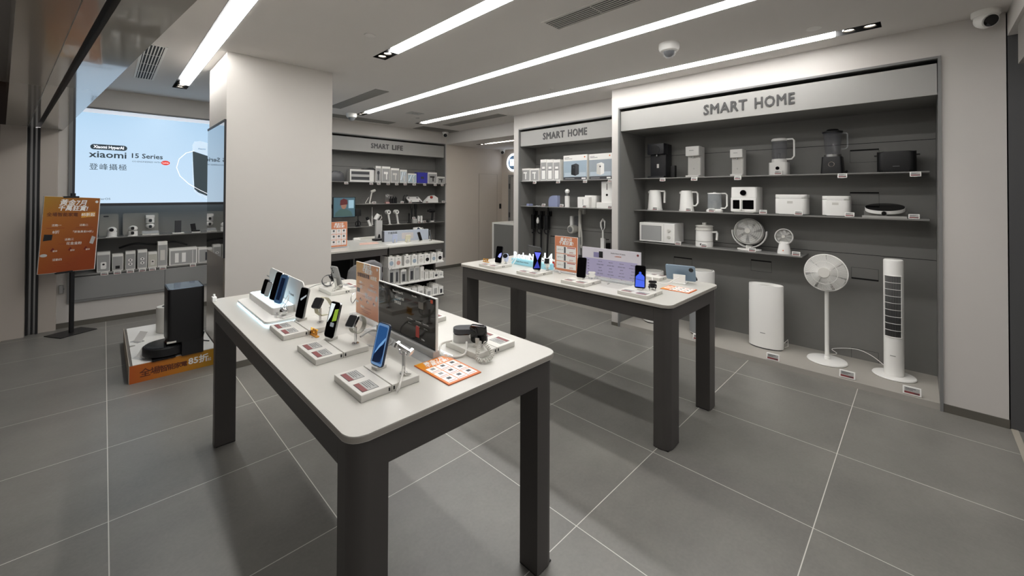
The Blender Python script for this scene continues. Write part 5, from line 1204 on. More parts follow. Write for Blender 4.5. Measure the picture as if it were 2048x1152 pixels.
MB().box(-w*.03, w*.03, -.0606, -.06, h*.2, h*.78).build('slot', LGRY, t); MB().box(-w*.02, w*.25, -.062, -.06, .01, h*.16).build('display', DGRY, t)
t, w, h = R_thing('small_white_box', 'two low white boxes stacked as a step on the further shelf end', 'box', 1192, 1224, 405, 4.84, Z2, .12)
MB().box(-w/2, w/2, -.05, .06, 0, h, .003).build('box', WHT, t)
zz = Z2+h
t, w, h = R_thing('pet_fountain', 'tall white panel device with a black slot and round lens on low boxes', 'appliance', 1201, 1224, 363, 4.87, zz, .10)
MB().rbox(-w/2, w/2, -.03, .05, 0, h, .006, .002).build('body', WHT, t); MB().box(-.005, .005, -.0312, -.03, h*.60, h*.90).build('slot', BLK, t)
MB().lathe([(0, 0), (.016, 0), (.016, .003), (0, .003)], 22, T(0, -.03, h*.36) @ R(90, 'X'), cap=False).build('lens', BLKG, t)
for px, w_ in ((1070, 'below the small grey boxes'), (1117, 'below the slim bottle boxes'), (1171, 'below the black printer carton'), (1221, 'below the white printer carton')):
    q = atx(px, 365, XR2+.02); price_tag(XR2+.008, q.y, Z1-.040, -90, 'white price tag on the further cabinet shelf edge '+w_)
for px, w_ in ((1086, 'beside the acrylic plate'), (1122, 'beside the bluish acrylic arch'), (1168, 'before the two-part machine'), (1219, 'by the low white boxes')):
    q = atx(px, 410, XR2+.03); price_tag(XR2+.04, q.y, Z2+.006, -90, 'small price tag on the further cabinet shelf '+w_)
for px, py, w_ in ((1030, 577, 'at the left end'), (1079, 588, 'second from the left'), (1146, 603, 'third from the left'), (1212, 620, 'by the white wall corner')):
    q = atz(px, py+3, ZP); price_tag(4.85, min(q.y, 4.59), ZP+.009, -90, 'price tag on the further cabinet floor, '+w_, big=True)
# vacuum cleaners hung on the back panel (x axis local right)
def vac_white():
    q = atx(1162, 418, 5.15); t = thing('cordless_vacuum', 'white upright cordless vacuum hanging in the further SMART HOME cabinet', 'vacuum cleaner', (5.10, q.y, 0), -90)
    MB().box(-.05, .05, .06, .115, 1.30, 1.38, .004).build('wall_mount', OFFW, t)
    MB().box(-.018, .022, .0, .04, .95, 1.36, .008).build('spine', OFFW, t)
    MB().tube([(.0, .02, 1.0), (-.0, .02, .14)], .016, 14).build('tube', mat('pale_tube', 'bcbbb8', .35, metal=.3), t)
    MB().rbox(-.12, .12, -.03, .06, .05, .11, .02, .008).build('floor_head', OFFW, t)
    K = T(-.10, -.02, 1.07) @ R(90, 'X')
    MB().lathe([(0, -.07), (.06, -.07), (.064, .02), (.062, .06), (.05, .07), (0, .07)], 32, K, cap=False).build('cyclone', OFFW, t)
    MB().lathe([(0, .071), (.042, .071), (.042, .075), (0, .075)], 28, K, cap=False).build('filter_disc', STEEL, t)
    MB().rbox(-.14, -.09, -.05, .03, 1.10, 1.27, .01, .004).build('battery', WHT, t); MB().rbox(-.09, -.01, -.03, .04, 1.12, 1.27, .02, .006).build('dust_cup', SMOKE, t)
    MB().tube([(.02, .01, 1.15), (.05, 0, 1.0), (.055, 0, .86), (.04, .0, .80), (.02, .0, .84)], .012, 10).build('handle', OFFW, t); return t
vac_white()
def vac_black(px, label, k):
    q = atx(px, 430, 5.12); t = thing('stick_vacuum', label, 'vacuum cleaner', (5.12, q.y, 0), -90, 'black cleaning tools hung in the further cabinet')
    MB().box(-.04, .04, .05, .09, 1.24, 1.32, .003).build('wall_mount', BLK, t)
    MB().tube([(0, .03, 1.36-.05*k), (0, .03, 1.1), (.01*k, .02, .7), (.02*k, .02, .18)], .015, 10).build('tube', BLK, t)
    MB().rbox(-.035, .035, -.035, .045, 1.02, 1.26, .015, .006).build('motor_body', BLK, t)
    MB().tube(arc3((0, -.01, 1.0), .045, 0, 354, 20, (1, 0, 0), (0, 0, 1)), .010, 8, True).build('grip_ring', BLK, t)
    MB().rbox(-.08, .08, -.03, .05, .05, .16, .02, .006).build('floor_head', BLK, t); return t
vac_black(1066, 'black stick vacuum, leftmost of three in the further cabinet', 0); vac_black(1080, 'black stick vacuum, middle of three in the further cabinet', 1); vac_black(1094, 'black stick vacuum, rightmost of three in the further cabinet', -1)
q = atx(1072, 445, 5.02); o = MB().lathe([(0, 0), (.02, .01), (.026, .05), (.012, .10), (0, .105)], 18, cap=False).build('white_attachment', WHT); o.location = (5.04, q.y-.02, 1.12); tag(o, 'small white curved attachment hung between the black stick vacuums', 'attachment')
q = atx(1202, 470, 5.0); t = thing('garment_steamer', 'white and black handheld device with ring grip hung at the right of the further cabinet', 'device', (5.05, q.y, 0), -90)
MB().tube([(-.03, 0, 1.14), (-.035, 0, 1.20), (0, 0, 1.25), (.03, 0, 1.22), (.028, 0, 1.13), (0, 0, 1.08)], .014, 10, True).build('ring_grip', WHT, t)
MB().tube([(.015, -.004, 1.21), (.022, -.004, 1.14), (.0, -.004, 1.10)], .012, 8).build('dark_insert', BLK, t)
MB().box(-.012, .012, -.01, .01, .98, 1.08, .003).build('neck', WHT, t); MB().rbox(-.03, .03, -.02, .03, .82, .98, .006, .002).build('body', WHT, t)
MB().box(-.06, .06, .03, .06, .955, .965).box(-.02, .03, .03, .17, .80, .9).build('bracket', BLK, t)
for (a, b_, c) in ((1101, 1140, 473), ):
    p = atx(a, c, 5.2); q = atx(b_, c, 5.2); flap(SH2, lx2(p.y), lx2(q.y), p.z, .42, True)
# ================================================================ SMART LIFE WALL
def fitB(pxl, pxr, pyt, Y, zb):
    A, B = aty(pxl, pyt, Y), aty(pxr, pyt, Y); Tm = aty((pxl+pxr)/2, pyt, Y)
    return (A.x+B.x)/2, B.x-A.x, Tm.z-zb
def B_thing(name, label, cat, pxl, pxr, pyt, Y, zb, d, group=None, rz=0):
    x, w, h = fitB(pxl, pxr, pyt, Y, zb)
    return thing(name, label, cat, (x, Y+d/2, zb), rz, group), w, h
YS = 7.14; L1, L2_, L3 = 1.813, 1.412, 1.012
PG = mat('print_grey', 'a2a2a0', .5)
def boxB(label, a, b_, top, z, d, pic, Y=YS, panel=None, body=WHTM, group='product boxes on the SMART LIFE top shelf'):
    t, w, h = B_thing('product_box', label, 'product box', a, b_, top, Y, z, d, group)
    p = art_box(t, w, h, d, body=body, panel=panel or PG); pic(p, w, h, -d/2-.0012); return t, w, h
def pic_rect(x0, x1, z0, z1, m):
    def f(p, w, h, y): MB().box(w*x0, w*x1, y, y+.0006, h*z0, h*z1).build('product_picture', m, p)
    return f
def pic_pistol(m):
    def f(p, w, h, y):
        MB().box(-w*.28, w*.22, y, y+.0006, h*.52, h*.66).box(w*.0, w*.12, y, y+.0006, h*.18, h*.54).build('product_picture', m, p)
    return f
def pic_brush(m):
    def f(p, w, h, y):
        MB().prism([(w*.24*math.cos(i*PI/8), h*.58+h*.12*math.sin(i*PI/8)) for i in range(16)], -y-.0006, -y, M=STAND).box(-w*.1, w*.1, y, y+.0006, h*.12, h*.5).build('product_picture', m, p)
    return f
def pic_streaks(p, w, h, y):
    b = MB()
    b.prism([(-w*.42, h*.2), (-w*.3, h*.2), (0, h*.84), (-w*.14, h*.84)], -y-.0006, -y, M=STAND).prism([(-w*.05, h*.3), (w*.1, h*.55), (w*.3, h*.84), (w*.15, h*.84)], -y-.0006, -y, M=STAND).build('picture_light_streaks', mat('streak_white', 'e6f0f6', .3), p)
    MB().box(w*.05, w*.2, y, y+.0006, h*.1, h*.5).build('product_picture', OFFW, p)
t, w, h = B_thing('plastic_bag', 'crumpled dark clear bag of goods at the left of the top SMART LIFE shelf', 'bag', 660, 694, 343, YS, L1, .2)
b = MB(); b.lathe([(0, 0), (w*.5, 0), (w*.52, h*.3), (w*.40, h*.8), (w*.2, h), (0, h*.92)], 18, sy=.35, cap=False)
for v in b.bm.verts: v.co += Vector((random.uniform(-.012, .012), random.uniform(-.012, .012), random.uniform(-.004, .015) if v.co.z > .01 else 0))
b.build('bag', clear_mat('bag_film', '5c5d60', .7, .3), t)
t, w, h = B_thing('product_box', 'long carton picturing two black bars on the top SMART LIFE shelf', 'product box', 700, 748, 339, YS, L1, .14)
MB().box(-w/2, w/2, -.07, .07, 0, h, .002, 1).build('carton', WHTM, t)
MB().box(-w*.44, w*.30, -.0712, -.0706, h*.60, h*.82).box(-w*.44, w*.30, -.0712, -.0706, h*.16, h*.40).build('product_picture', DGRY, t); MB().box(-w*.46, w*.32, -.0706, -.07, h*.10, h*.88).build('printed_panel', LGRY, t)
o = MB().rbox(-.16, .16, -.05, .05, 0, .02, .02).tube([(-.1, 0, .01), (.0, .02, .03), (.15, 0, .02)], .012, 8).build('black_wand', BLK); q = aty(735, 338, YS+.06); o.location = (q.x+.05, YS+.06, L1+h); tag(o, 'black wand lying on top of the long two-bar carton', 'device')
WHITEP = WHT
specs = [(751.5, 762, 332, pic_brush(DGRY), None, 'slim box picturing a dark brush'), (764, 780.5, 333, pic_pistol(WHT), None, 'tall box picturing a white hair dryer, left of two'),
 (782, 798.5, 336.5, pic_pistol(OFFW), None, 'tall box picturing a white hair dryer, right of two'), (800, 814, 339.5, pic_streaks, mat('print_pale', 'b4bcc0', .4), 'box with bright light streaks on its print'),
 (815.5, 833, 347, pic_streaks, mat('print_teal_pale', 'a8bcc4', .4), 'low box with a pale blue streaked print'), (834.5, 855, 345, pic_rect(-.15, .15, .4, .62, INK), mat('print_ultramarine', '3a3c9c', .4), 'ultramarine blue box on the top SMART LIFE shelf'),
 (856, 874, 345, pic_pistol(BLK), None, 'box picturing a black massage gun, larger of two'), (875, 889.5, 353.5, pic_pistol(BLK), None, 'small box picturing a black massage gun at the shelf end')]
for a, c, top, pic, pan, lab in specs:
    boxB(lab, a, c, top, L1, .10, pic, panel=pan, body=mat('ultramarine_card', '3a3c9c', .4) if 'ultramarine' in lab else WHTM)
for px, w_ in ((693, 'below the crumpled bag'), (743, 'below the two-bar carton'), (758, 'below the dark brush box'), (777, 'below the left white dryer box'), (794, 'below the right white dryer box'), (811, 'below the light-streaked box'), (829, 'below the low pale blue box'), (850, 'below the ultramarine box'), (871, 'below the larger massage gun box'), (885, 'below the small massage gun box')):
    q = aty(px, 368, 7.10); price_tag(q.x, 7.108, L1-.045, 0, 'small price tag on the top SMART LIFE shelf '+w_)
# row 2
def dryer(label, px0, px1, top, zb, Y=YS+.03, m=WHT, tilt=18):
    t, w, h = B_thing('hair_dryer', label, 'hair dryer', px0, px1, top, Y, zb, .08)
    MB().lathe([(0, 0), (.045, 0), (.045, .006), (0, .01)], 24, cap=False).build('stand_foot', OFFW, t)
    K = R(-tilt, 'Y')
    MB().tube([(0, 0, .008), (-.0, 0, h*.72)], .014, 14, M=R(tilt*.6, 'Y') @ T(0, 0, 0)).build('handle', m, t)
    MB().lathe([(0, -.045), (.022, -.045), (.026, -.02), (.026, .02), (.02, .05), (0, .05)], 24, T(h*.22, 0, h*.80) @ R(70, 'Y'), cap=False).build('barrel', m, t); return t
t = dryer('white garment steamer with grey head at the left of the second SMART LIFE shelf', 730, 752, 376, L2_, m=OFFW)
cable([(t.location.x+.02, 7.16, L2_+.02), (t.location.x-.04, 7.13, L2_+.008), (t.location.x-.10, 7.16, L2_+.01), (t.location.x-.05, 7.2, L2_+.07), (t.location.x-.02, 7.2, L2_+.12)], .006, 'white hose curled at the foot of the garment steamer', OFFW)
t, w, h = B_thing('toothbrush_rack', 'pink-based wire rack of thin sticks on the second SMART LIFE shelf', 'rack', 772, 788, 387, YS, L2_, .08)
MB().box(-w*.45, w*.0, -.03, .03, 0, h*.14, .002).build('pink_base', mat('dusty_pink', 'c79a96', .5), t)
for i in range(4): MB().cyl(-w*.4+i*w*.14, 0, h*.14, h*.98, .004, 8).build('stick', SILV, t)
MB().box(-w*.45, w*.45, -.004, .004, h*.80, h*.84).build('rail', SILV, t)
for i, (px, nm) in enumerate(((784, 'first'), (789, 'second'), (794, 'third'))):
    q = aty(px, 400, YS); o = MB().box(-.02, .02, -.02, .02, 0, .09+.01*i, .004).cyl(0, 0, .08, .13, .012, 12).build('black_trimmer', BLK); o.location = (q.x, YS+.05, L2_); tag(o, 'short black trimmer on the second SMART LIFE shelf, '+nm+' beside the wire rack', 'trimmer', 'black trimmers')
for px, nm in ((811, 'left'), (816, 'right')):
    q = aty(px, 400, YS); o = MB().tube([(0, 0, .01), (-.03, 0, .06), (-.02, 0, .13), (.01, 0, .16)], .011, 8).lathe([(0, 0), (.02, 0), (.02, .012), (0, .012)], 16, cap=False).build('black_headset', BLK); o.location = (q.x, YS+.04, L2_); tag(o, 'curved black device, the '+nm+' of a pair, second SMART LIFE shelf', 'device')
t, w, h = B_thing('bathroom_scale', 'white square scale tilted on a stand on the second SMART LIFE shelf', 'scale', 822, 849, 394, YS, L2_, .2)
MB().box(-w/2, w/2, -.0, .012, 0, .22, .004, M=T(0, -.06, .01) @ R(-58, 'X')).build('plate', WHT, t)
for i in (-1, 1):
    for j in (.05, .17): MB().cyl(0, 0, 0, .003, .020, 16, T(0, -.06, .01) @ R(-58, 'X') @ T(i*w*.32, 0, j) @ R(90, 'X')).build('electrode', DGRY, t); MB().box(-w*.4, w*.4, -.07, -.05, 0, .02).build('stand', WHT, t)
t, w, h = B_thing('massager', 'white and red rounded device at the right of the second SMART LIFE shelf', 'device', 851, 878, 389, YS, L2_, .14)
MB().prism([(-w*.5, 0), (w*.5, 0), (w*.48, h*.6), (w*.2, h*.9), (-w*.1, h*.8), (-w*.45, h*.2)], -.05, .05, .01, M=STAND).build('body', WHT, t); MB().lathe([(0, -.03), (.03, -.02), (.034, .0), (.03, .02), (0, .03)], 18, T(-.01, -.045, h*.66), cap=False).build('red_ball', RED, t)
for px, w_ in ((748, 'by the garment steamer'), (804, 'right of the black trimmers'), (820, 'left of the tilted scale'), (853, 'right of the tilted scale'), (886, 'at the right end')):
    q = aty(px, 405, YS); price_tag(q.x, 7.128, L2_+.005, 0, 'small white price tag on the second SMART LIFE shelf '+w_)
# TV on the niche back
p0, p1 = aty(666, 400, 7.0), aty(711, 400, 7.0); q0 = aty(690, 394, 7.0).z; q1 = aty(690, 435, 7.0).z
tv = thing('small_television', 'small black television showing a person in a red cap, left of the second shelf', 'television', ((p0.x+p1.x)/2, 7.0, q1), 0)
w, h = p1.x-p0.x, q0-q1
MB().box(-w/2, w/2, 0, .03, 0, h, .003).build('casing', BLK, tv); MB().box(-.02, .02, .03, .56, h*.4, h*.6).build('wall_arm', BLK, tv)
sc = MB().box(-w/2+.012, w/2-.012, -.001, 0, .012, h-.012).build('screen', mat('tv_background', '4d6b78', .3, emit=.22), tv)
MB().prism([(-w*.44, h*.06), (w*.38, h*.06), (w*.30, h*.28), (w*.08, h*.42), (-w*.18, h*.42), (-w*.38, h*.25)], .001, .002, M=STAND).build('pictured_shirt', mat('tv_teal', '48625f', .5, emit=.2), sc)
MB().prism([(w*(-.03)+w*.12*math.cos(i*PI/8), h*.58+h*.17*math.sin(i*PI/8)) for i in range(16)], .002, .003, M=STAND).build('pictured_face', mat('tv_skin', '96705e', .5, emit=.25), sc)
MB().prism([(-w*.20, h*.60), (w*.14, h*.64), (w*.12, h*.86), (-w*.04, h*.93), (-w*.18, h*.84)], .003, .004, M=STAND).build('pictured_cap', mat('tv_cap', '5a2427', .5, emit=.2), sc)
MB().box(w*.18, w*.42, -.0016, -.001, h*.45, h*.85).build('pictured_window', mat('tv_window', '8fb0c0', .5, emit=.4), sc)
# row 3, left piece
q = aty(717, 450, YS); t = thing('black_hairbrush', 'round-headed black brush standing beside the small television', 'brush', (q.x, YS+.02, 1.005), 0)
MB().lathe([(0, 0), (.05, 0), (.05, .008), (0, .012)], 20, cap=False).build('foot', BLK, t); MB().tube([(0, 0, .01), (0, 0, .20)], .012, 10).build('handle', BLK, t); MB().tube(arc3((0, 0, .055), .045, 0, 354, 20, (1, 0, 0), (0, 0, 1)), .008, 8, True).build('ring', BLK, t)
MB().rbox(-.055, .055, -.015, .015, .0, .13, .014, .005, M=T(0, 0, .19)).build('head', BLK, t)
q = aty(741, 448, YS); t = thing('shaver', 'white shaver with black head leaning on the left middle shelf', 'shaver', (q.x, YS+.02, 1.005), 0)
K = R(-22, 'Y'); MB().rbox(-.022, .022, -.02, .02, 0, .11, .01, .003, M=T(0, 0, .012) @ K).build('handle', WHT, t); MB().rbox(-.024, .024, -.022, .022, .11, .16, .01, .004, M=T(0, 0, .012) @ K).build('head', BLK, t); MB().box(-.03, .03, -.03, .03, 0, .012).build('foot', WHT, t)
q = aty(745, 448, YS); t = thing('electric_toothbrush', 'tall slim white toothbrush on the left middle SMART LIFE shelf', 'toothbrush', (q.x+.04, YS+.10, 1.005), 0)
MB().lathe([(0, 0), (.026, 0), (.022, .01), (.016, .03), (.013, .16), (.005, .19), (.004, .34), (0, .34)], 18, cap=False).build('body', WHT, t)
q = aty(756, 447, 7.05); t = thing('hair_dryer', 'white dryer with black nozzle on a grey pedestal beside the left middle shelf', 'hair dryer', (q.x, 7.08, 1.005), 0)
MB().box(-.06, .05, -.06, .1, 0, .012, .003).build('foot', DGRY, t); MB().lathe([(0, -.06), (.035, -.055), (.042, 0), (.038, .06), (0, .065)], 22, T(-.01, 0, .16) @ R(35, 'Y') , cap=False).build('barrel', WHT, t)
MB().lathe([(0, .064), (.034, .062), (.034, .075), (0, .075)], 22, T(-.01, 0, .16) @ R(35, 'Y'), cap=False).build('nozzle', BLK, t); MB().tube([(0, 0, .01), (0, 0, .13)], .016, 12).tube([(.03, 0, .16), (.07, 0, .2), (.09, 0, .15), (.05, 0, .10)], .007, 8).build('handle', OFFW, t)
# standing bracket below the left piece
q = aty(757, 480, 6.3); 
# row 3 right piece: two white hair dryers, black tools
for px0, px1, lab in ((778, 787, 'white hair dryer with round open face, left of two, on the third SMART LIFE shelf'), (790, 800, 'white hair dryer with round open face, right of two, on the third SMART LIFE shelf')):
    q = aty((px0+px1)/2, 440, YS); t = thing('hair_dryer', lab, 'hair dryer', (q.x+.03, YS+.03, L3 if px0 > 789 else L3), 0)
    if px0 < 789: t.location.x = 3.87
    MB().lathe([(0, 0), (.04, 0), (.04, .008), (0, .01)], 22, cap=False).build('foot', OFFW, t)
    MB().tube([(0, 0, .01), (-.035, 0, .20)], .018, 14).build('handle', WHT, t)
    K = T(-.045, 0, .235) @ R(90, 'X'); MB().lathe([(.018, .045), (.038, .05), (.045, .03), (.042, -.04), (.02, -.045)], 28, K, cap=False).build('barrel', WHT, t); MB().lathe([(0, .03), (.02, .03), (.02, -.04), (0, -.04)], 20, K, cap=False).build('core', GRY, t)
for px, hh, r, lab in ((821, .20, .012, 'thin black stick tool on the third SMART LIFE shelf, first from the left'), (826, .34, .013, 'tall black trimmer on the third SMART LIFE shelf, second from the left'), (834, .38, .02, 'tallest black shaver on the third SMART LIFE shelf')):
    q = aty(px, 440, YS); o = MB().rbox(-r, r, -r, r, 0, hh, r*.6, .002).rbox(-r*1.3, r*1.3, -r*1.2, r*1.2, hh*.74, hh*.98, r*.6, .003).box(-.03, .03, -.03, .03, 0, .012).build('black_shaver', BLK); o.location = (q.x, YS+.05, L3); tag(o, lab, 'shaver')
for px, lab in ((838, 'left'), (843.5, 'right')):
    q = aty(px, 440, YS); o = MB().rbox(-.018, .018, -.018, .018, 0, .14, .006, .002).box(-.019, .019, -.019, .019, .09, .11).build('white_bottle', WHT); o.location = (q.x, YS+.02, L3); tag(o, 'small white upright device, '+lab+' of two beside the tallest black shaver', 'device')
q = aty(828, 440, YS); o = MB().box(-.045, .045, -.03, .03, 0, .085, .002).build('grey_carton', LGRY); o.location = (q.x, YS-.015, L3); tag(o, 'small grey carton before the black shavers on the third SMART LIFE shelf', 'carton')
q = aty(866, 440, YS); t = thing('massage_gun', 'black massage gun standing on a white foot at the right of the third shelf', 'massage gun', (q.x, YS+.03, L3), 0)
MB().box(-.03, .03, -.03, .03, 0, .03, .004).build('foot', WHT, t); MB().tube([(0, 0, .03), (.01, 0, .20)], .022, 14).build('handle', BLK, t); MB().lathe([(0, -.11), (.022, -.10), (.024, -.06), (.038, -.05), (.042, .05), (.034, .07), (0, .07)], 24, T(-.01, 0, .235) @ R(90, 'Y'), cap=False).build('barrel', BLK, t)
for px, nm in ((856, 'left'), (859, 'right')):
    q = aty(px, 440, YS); o = MB().lathe([(0, 0), (.022, 0), (.02, .03), (.008, .05), (0, .05)], 16, cap=False).build('black_attachment', BLK); o.location = (q.x, YS+.08*(nm == 'right'), L3); tag(o, 'small black knob, '+nm+' of two left of the black massage gun', 'attachment')
for px, py, z, w_ in ((764, 441, 1.005, ''), (777, 441, L3, ''), (829, 434, L3, 'on the small grey carton'), (840, 441, L3, 'before the small white devices'), (850, 441, L3, 'left of the black massage gun')):
    if not w_: continue
    q = aty(px, py, 7.1); price_tag(q.x, 7.118, z+.005 if px != 829 else L3+.089, 0, 'small white price tag '+w_+' on the third shelf')

# ================================================================ COUNTER AND GONDOLA BEFORE THE SMART LIFE WALL
CTZ = .90; CY0, CY1 = 5.0, 6.12
def counter(label, x0, x1, legs):
    t = thing('counter_table', label, 'counter', ((x0+x1)/2, (CY0+CY1)/2, 0), 0, 'counter tables before the SMART LIFE wall')
    hx, hy = (x1-x0)/2, (CY1-CY0)/2
    MB().box(-hx, hx, -hy, hy, CTZ-.022, CTZ, .002, 1).build('tabletop', TOP, t)
    MB().box(-hx+.01, hx-.01, -hy+.01, -hy+.04, CTZ-.11, CTZ-.024).build('apron', CHAR, t); MB().box(-hx+.01, hx-.01, hy-.04, hy-.01, CTZ-.11, CTZ-.022).build('apron', CHAR, t)
    MB().box(hx-.04, hx-.01, -hy+.04, hy-.04, CTZ-.11, CTZ-.022).build('apron', CHAR, t)
    for sx, sy in legs: MB().box(sx*(hx-.01)-(.05 if sx > 0 else -.0), sx*(hx-.01)-(0 if sx > 0 else -.05), min(sy*(hy-.01), sy*(hy-.07)), max(sy*(hy-.01), sy*(hy-.07)), 0, CTZ-.11).build('leg', CHAR, t)
    return t
ctab = counter('pale counter table with dark front, running left from behind the white column', 1.78, 2.682, ((-1, -1), (-1, 1), (1, 1)))
MB().box(-.44, .44, .50, .52, .02, .79).build('rear_panel', BLK, ctab)
counter('shorter counter table on top of the accessory rack, right of the longer one', 2.688, 3.575, ())
q0 = aty(778, 560, CY0+.05); 
rk = thing('accessory_rack', 'dark rack with three white-edged shelves of hanging accessories under the counter', 'shelf rack', (3.13, 5.45, 0), 0)
RX0, RX1 = -.44, .36
MB().box(RX0, RX0+.03, -.40, .60, .06, .788).build('side_panel', CHAR, rk); MB().box(RX1-.03, RX1, -.36, .60, .06, .788).build('side_panel', CHAR, rk)
MB().box(RX0+.03, RX1-.03, .10, .13, .06, .788).build('back_panel', DARK, rk); MB().box(RX0+.02, RX1-.1, -.25, .55, 0, .06).build('kick_base', BLK, rk)
RS = (.615, .385, .13)
for i, z in enumerate(RS):
    s_ = MB().box(RX0+.03, .43, -.47, .10, z-.018, z).build('shelf', CHAR if i == 2 else WHTM, rk)
    if i == 2: MB().box(.05, .43, -.475, -.40, z, z+.01).build('label_strip', WHTM, s_)
YF = 5.0
def pack_row(px0, px1, top, z, depthn, name, lab, pic, body=WHTM, d=.035, panel=None, grp='packs hanging in the accessory rack', tab=True):
    x, w, h = fitB(px0, px1, top, YF, z); w = min(w, 1)
    t0 = thing(name, lab+', front of its row', 'product pack', (x, YF+d/2, z), 0, grp)
    MB().box(-w/2, w/2, -d/2, d/2, 0, h, .001, 1).build('carton', body, t0)
    if panel: p = MB().box(-w*.42, w*.42, -d/2-.0006, -d/2, h*.06, h*.86).build('printed_panel', panel, t0)
    else: p = t0
    pic(p, w, h, -d/2-.0012)
    if tab: MB().box(-w*.2, w*.2, -.001, .001, h, h+.018).build('hang_tab', OFFW, t0)
    ords = ('second', 'third', 'fourth', 'fifth')
    for k in range(depthn):
        c = copy_tree(t0); c.location = (x, YF+d/2+(k+1)*(d+.012), z); c['label'] = lab+', '+ords[k]+' in its row'
def pic_round(m):
    def f(p, w, h, y):
        MB().prism([(w*.30*math.cos(i*PI/8), h*.40+h*.22*math.sin(i*PI/8)) for i in range(16)], -y-.0006, -y, M=STAND).build('product_picture', m, p)
        MB().box(-w*.12, w*.12, y, y+.0006, h*.76, h*.84).build('printed_line', GRY, p)
    return f
PB = mat('pale_blue_print', '9fb0be', .5); PK = mat('pale_pink_print', 'cc9c90', .5)
rowA = [(776.5, 789.5, 514, PB, 'earphone box with pale blue picture, leftmost on the top rack shelf'), (790.5, 803.5, 513.5, PK, 'earphone box with pink picture on the top rack shelf'), (808.5, 821.5, 511, LGRY, 'earphone box with grey case picture, third on the top rack shelf'), (823, 835, 510.5, PB, 'earphone box with bluish case picture, fourth on the top rack shelf'),
 (836.5, 848, 509.5, OFFW, 'earphone box with pale tangled picture, fifth on the top rack shelf'), (849, 860.5, 508.5, BLK, 'earphone box with black bud picture, sixth on the top rack shelf'), (862.5, 873, 506.5, PB, 'earphone box with blue-grey picture, seventh on the top rack shelf'), (874.5, 885.5, 505, BLK, 'earphone box with black case picture, rightmost on the top rack shelf')]
for a, c, top, m, lab in rowA: pack_row(a, c, top, RS[0], 4, 'earphone_box', lab, pic_round(m))
rowB = [(777.5, 789, 533.5, 'tall pack with black window, leftmost on the middle rack shelf', DGRY), (790, 798, 533, 'tall pack with black window, second on the middle rack shelf', DGRY), (802, 813, 539.5, 'shorter pack with a dark phone picture on the middle rack shelf', INK), (818.5, 829, 532, 'tall pack with dark lower picture, fourth on the middle rack shelf', DGRY),
 (829.8, 839, 531, 'tall pack with pale picture, fifth on the middle rack shelf', LGRY), (841, 848, 533.5, 'narrow clear-fronted pack on the middle rack shelf', OFFW), (850, 857, 543.5, 'small white pack, left of two, on the middle rack shelf', OFFW), (859, 866, 543, 'small white pack, right of two, on the middle rack shelf', OFFW)]
for a, c, top, lab, m in rowB: pack_row(a, c, top, RS[1], 3, 'accessory_pack', lab, pic_rect(-.24, .24, .14, .68, m), panel=PG if m is not OFFW else None, d=.03)
for a, c, top, lab in ((868, 877, 544, 'white cube pack with dark plug picture on the middle rack shelf'), (878, 886.5, 543, 'white cube pack with pale plug picture on the middle rack shelf')): pack_row(a, c, top, RS[1], 2, 'plug_box', lab, pic_round(DGRY if 'dark' in lab else LGRY), d=.04)
rowC = [(806, 822, 577, 'grey-windowed pack, leftmost on the bottom rack shelf', PG), (824, 834, 575.5, 'framed pack, second on the bottom rack shelf', PG), (835.5, 848, 574, 'framed pack, third on the bottom rack shelf', LGRY), (852, 864, 577, 'framed pack, fourth on the bottom rack shelf', PG), (865, 877, 569, 'tallest framed pack on the bottom rack shelf', LGRY), (878, 886.5, 572.5, 'pack with black window, rightmost on the bottom rack shelf', DGRY)]
for a, c, top, lab, m in rowC: pack_row(a, c, top, RS[2], 3, 'accessory_pack', lab, pic_rect(-.25, .25, .12, .66, m), panel=WHT, d=.03)

# things on the counters
zt_ = aty(690, 443, 5.35).z
x0_, x1_ = aty(660, 470, 5.35).x, aty(694.5, 470, 5.35).x
promo_small((x0_+x1_)/2, 5.35, CTZ, 0, x1_-x0_, zt_-CTZ-.012, 'orange grid promotion sign on the counter at the edge of the white column', face=mat('promo_orange_plain', 'd4773a', .4))
q = atz(735, 487, CTZ); o = MB().prism([(-.16, -.10), (.12, -.12), (.18, .08), (-.06, .12)], 0, .001).build('pink_leaflet', mat('pale_pink_paper', 'd9b3a4', .6)); o.location = (q.x, q.y, CTZ); tag(o, 'pale pink leaflet lying on the long counter', 'leaflet')
q = atz(712, 480, CTZ); o = MB().box(-.04, .04, -.02, .02, 0, .03, .004).cyl(.05, 0, 0, .02, .015, 12).build('white_adapter', WHT); o.location = (q.x, q.y, CTZ); tag(o, 'small white adapter at the back of the long counter', 'adapter')
o = MB().box(-.20, .20, -.012, .012, 0, .035, .003).build('power_strip', OFFW); q = atz(735, 480, CTZ); o.location = (q.x+.05, 6.05, CTZ); tag(o, 'pale power strip along the back of the long counter', 'power strip')
cable([(2.40, 6.05, .907), (2.46, 6.08, 1.0), (2.52, 6.08, .907), (2.56, 6.08, .96), (2.60, 6.08, .907), (2.67, 6.08, .907)], .006, 'black cable looping at the back edge of the long counter', BLK)
# grey bracket stand
q = aty(757, 480, 5.75); t = thing('scale_display', 'grey upright pillar with a dark foot standing behind the blue product board', 'display stand', (q.x, 5.75, CTZ), 0)
MB().box(-.05, .05, -.02, .02, .03, .30, .003).build('pillar', LGRY, t); MB().box(-.08, .08, -.05, .05, 0, .03, .004).build('foot', BLK, t); MB().prism([(-.02, .04), (.02, .04), (.012, .09), (0, .10), (-.012, .09)], .02, .024, M=STAND).build('dark_emblem', BLK, t)
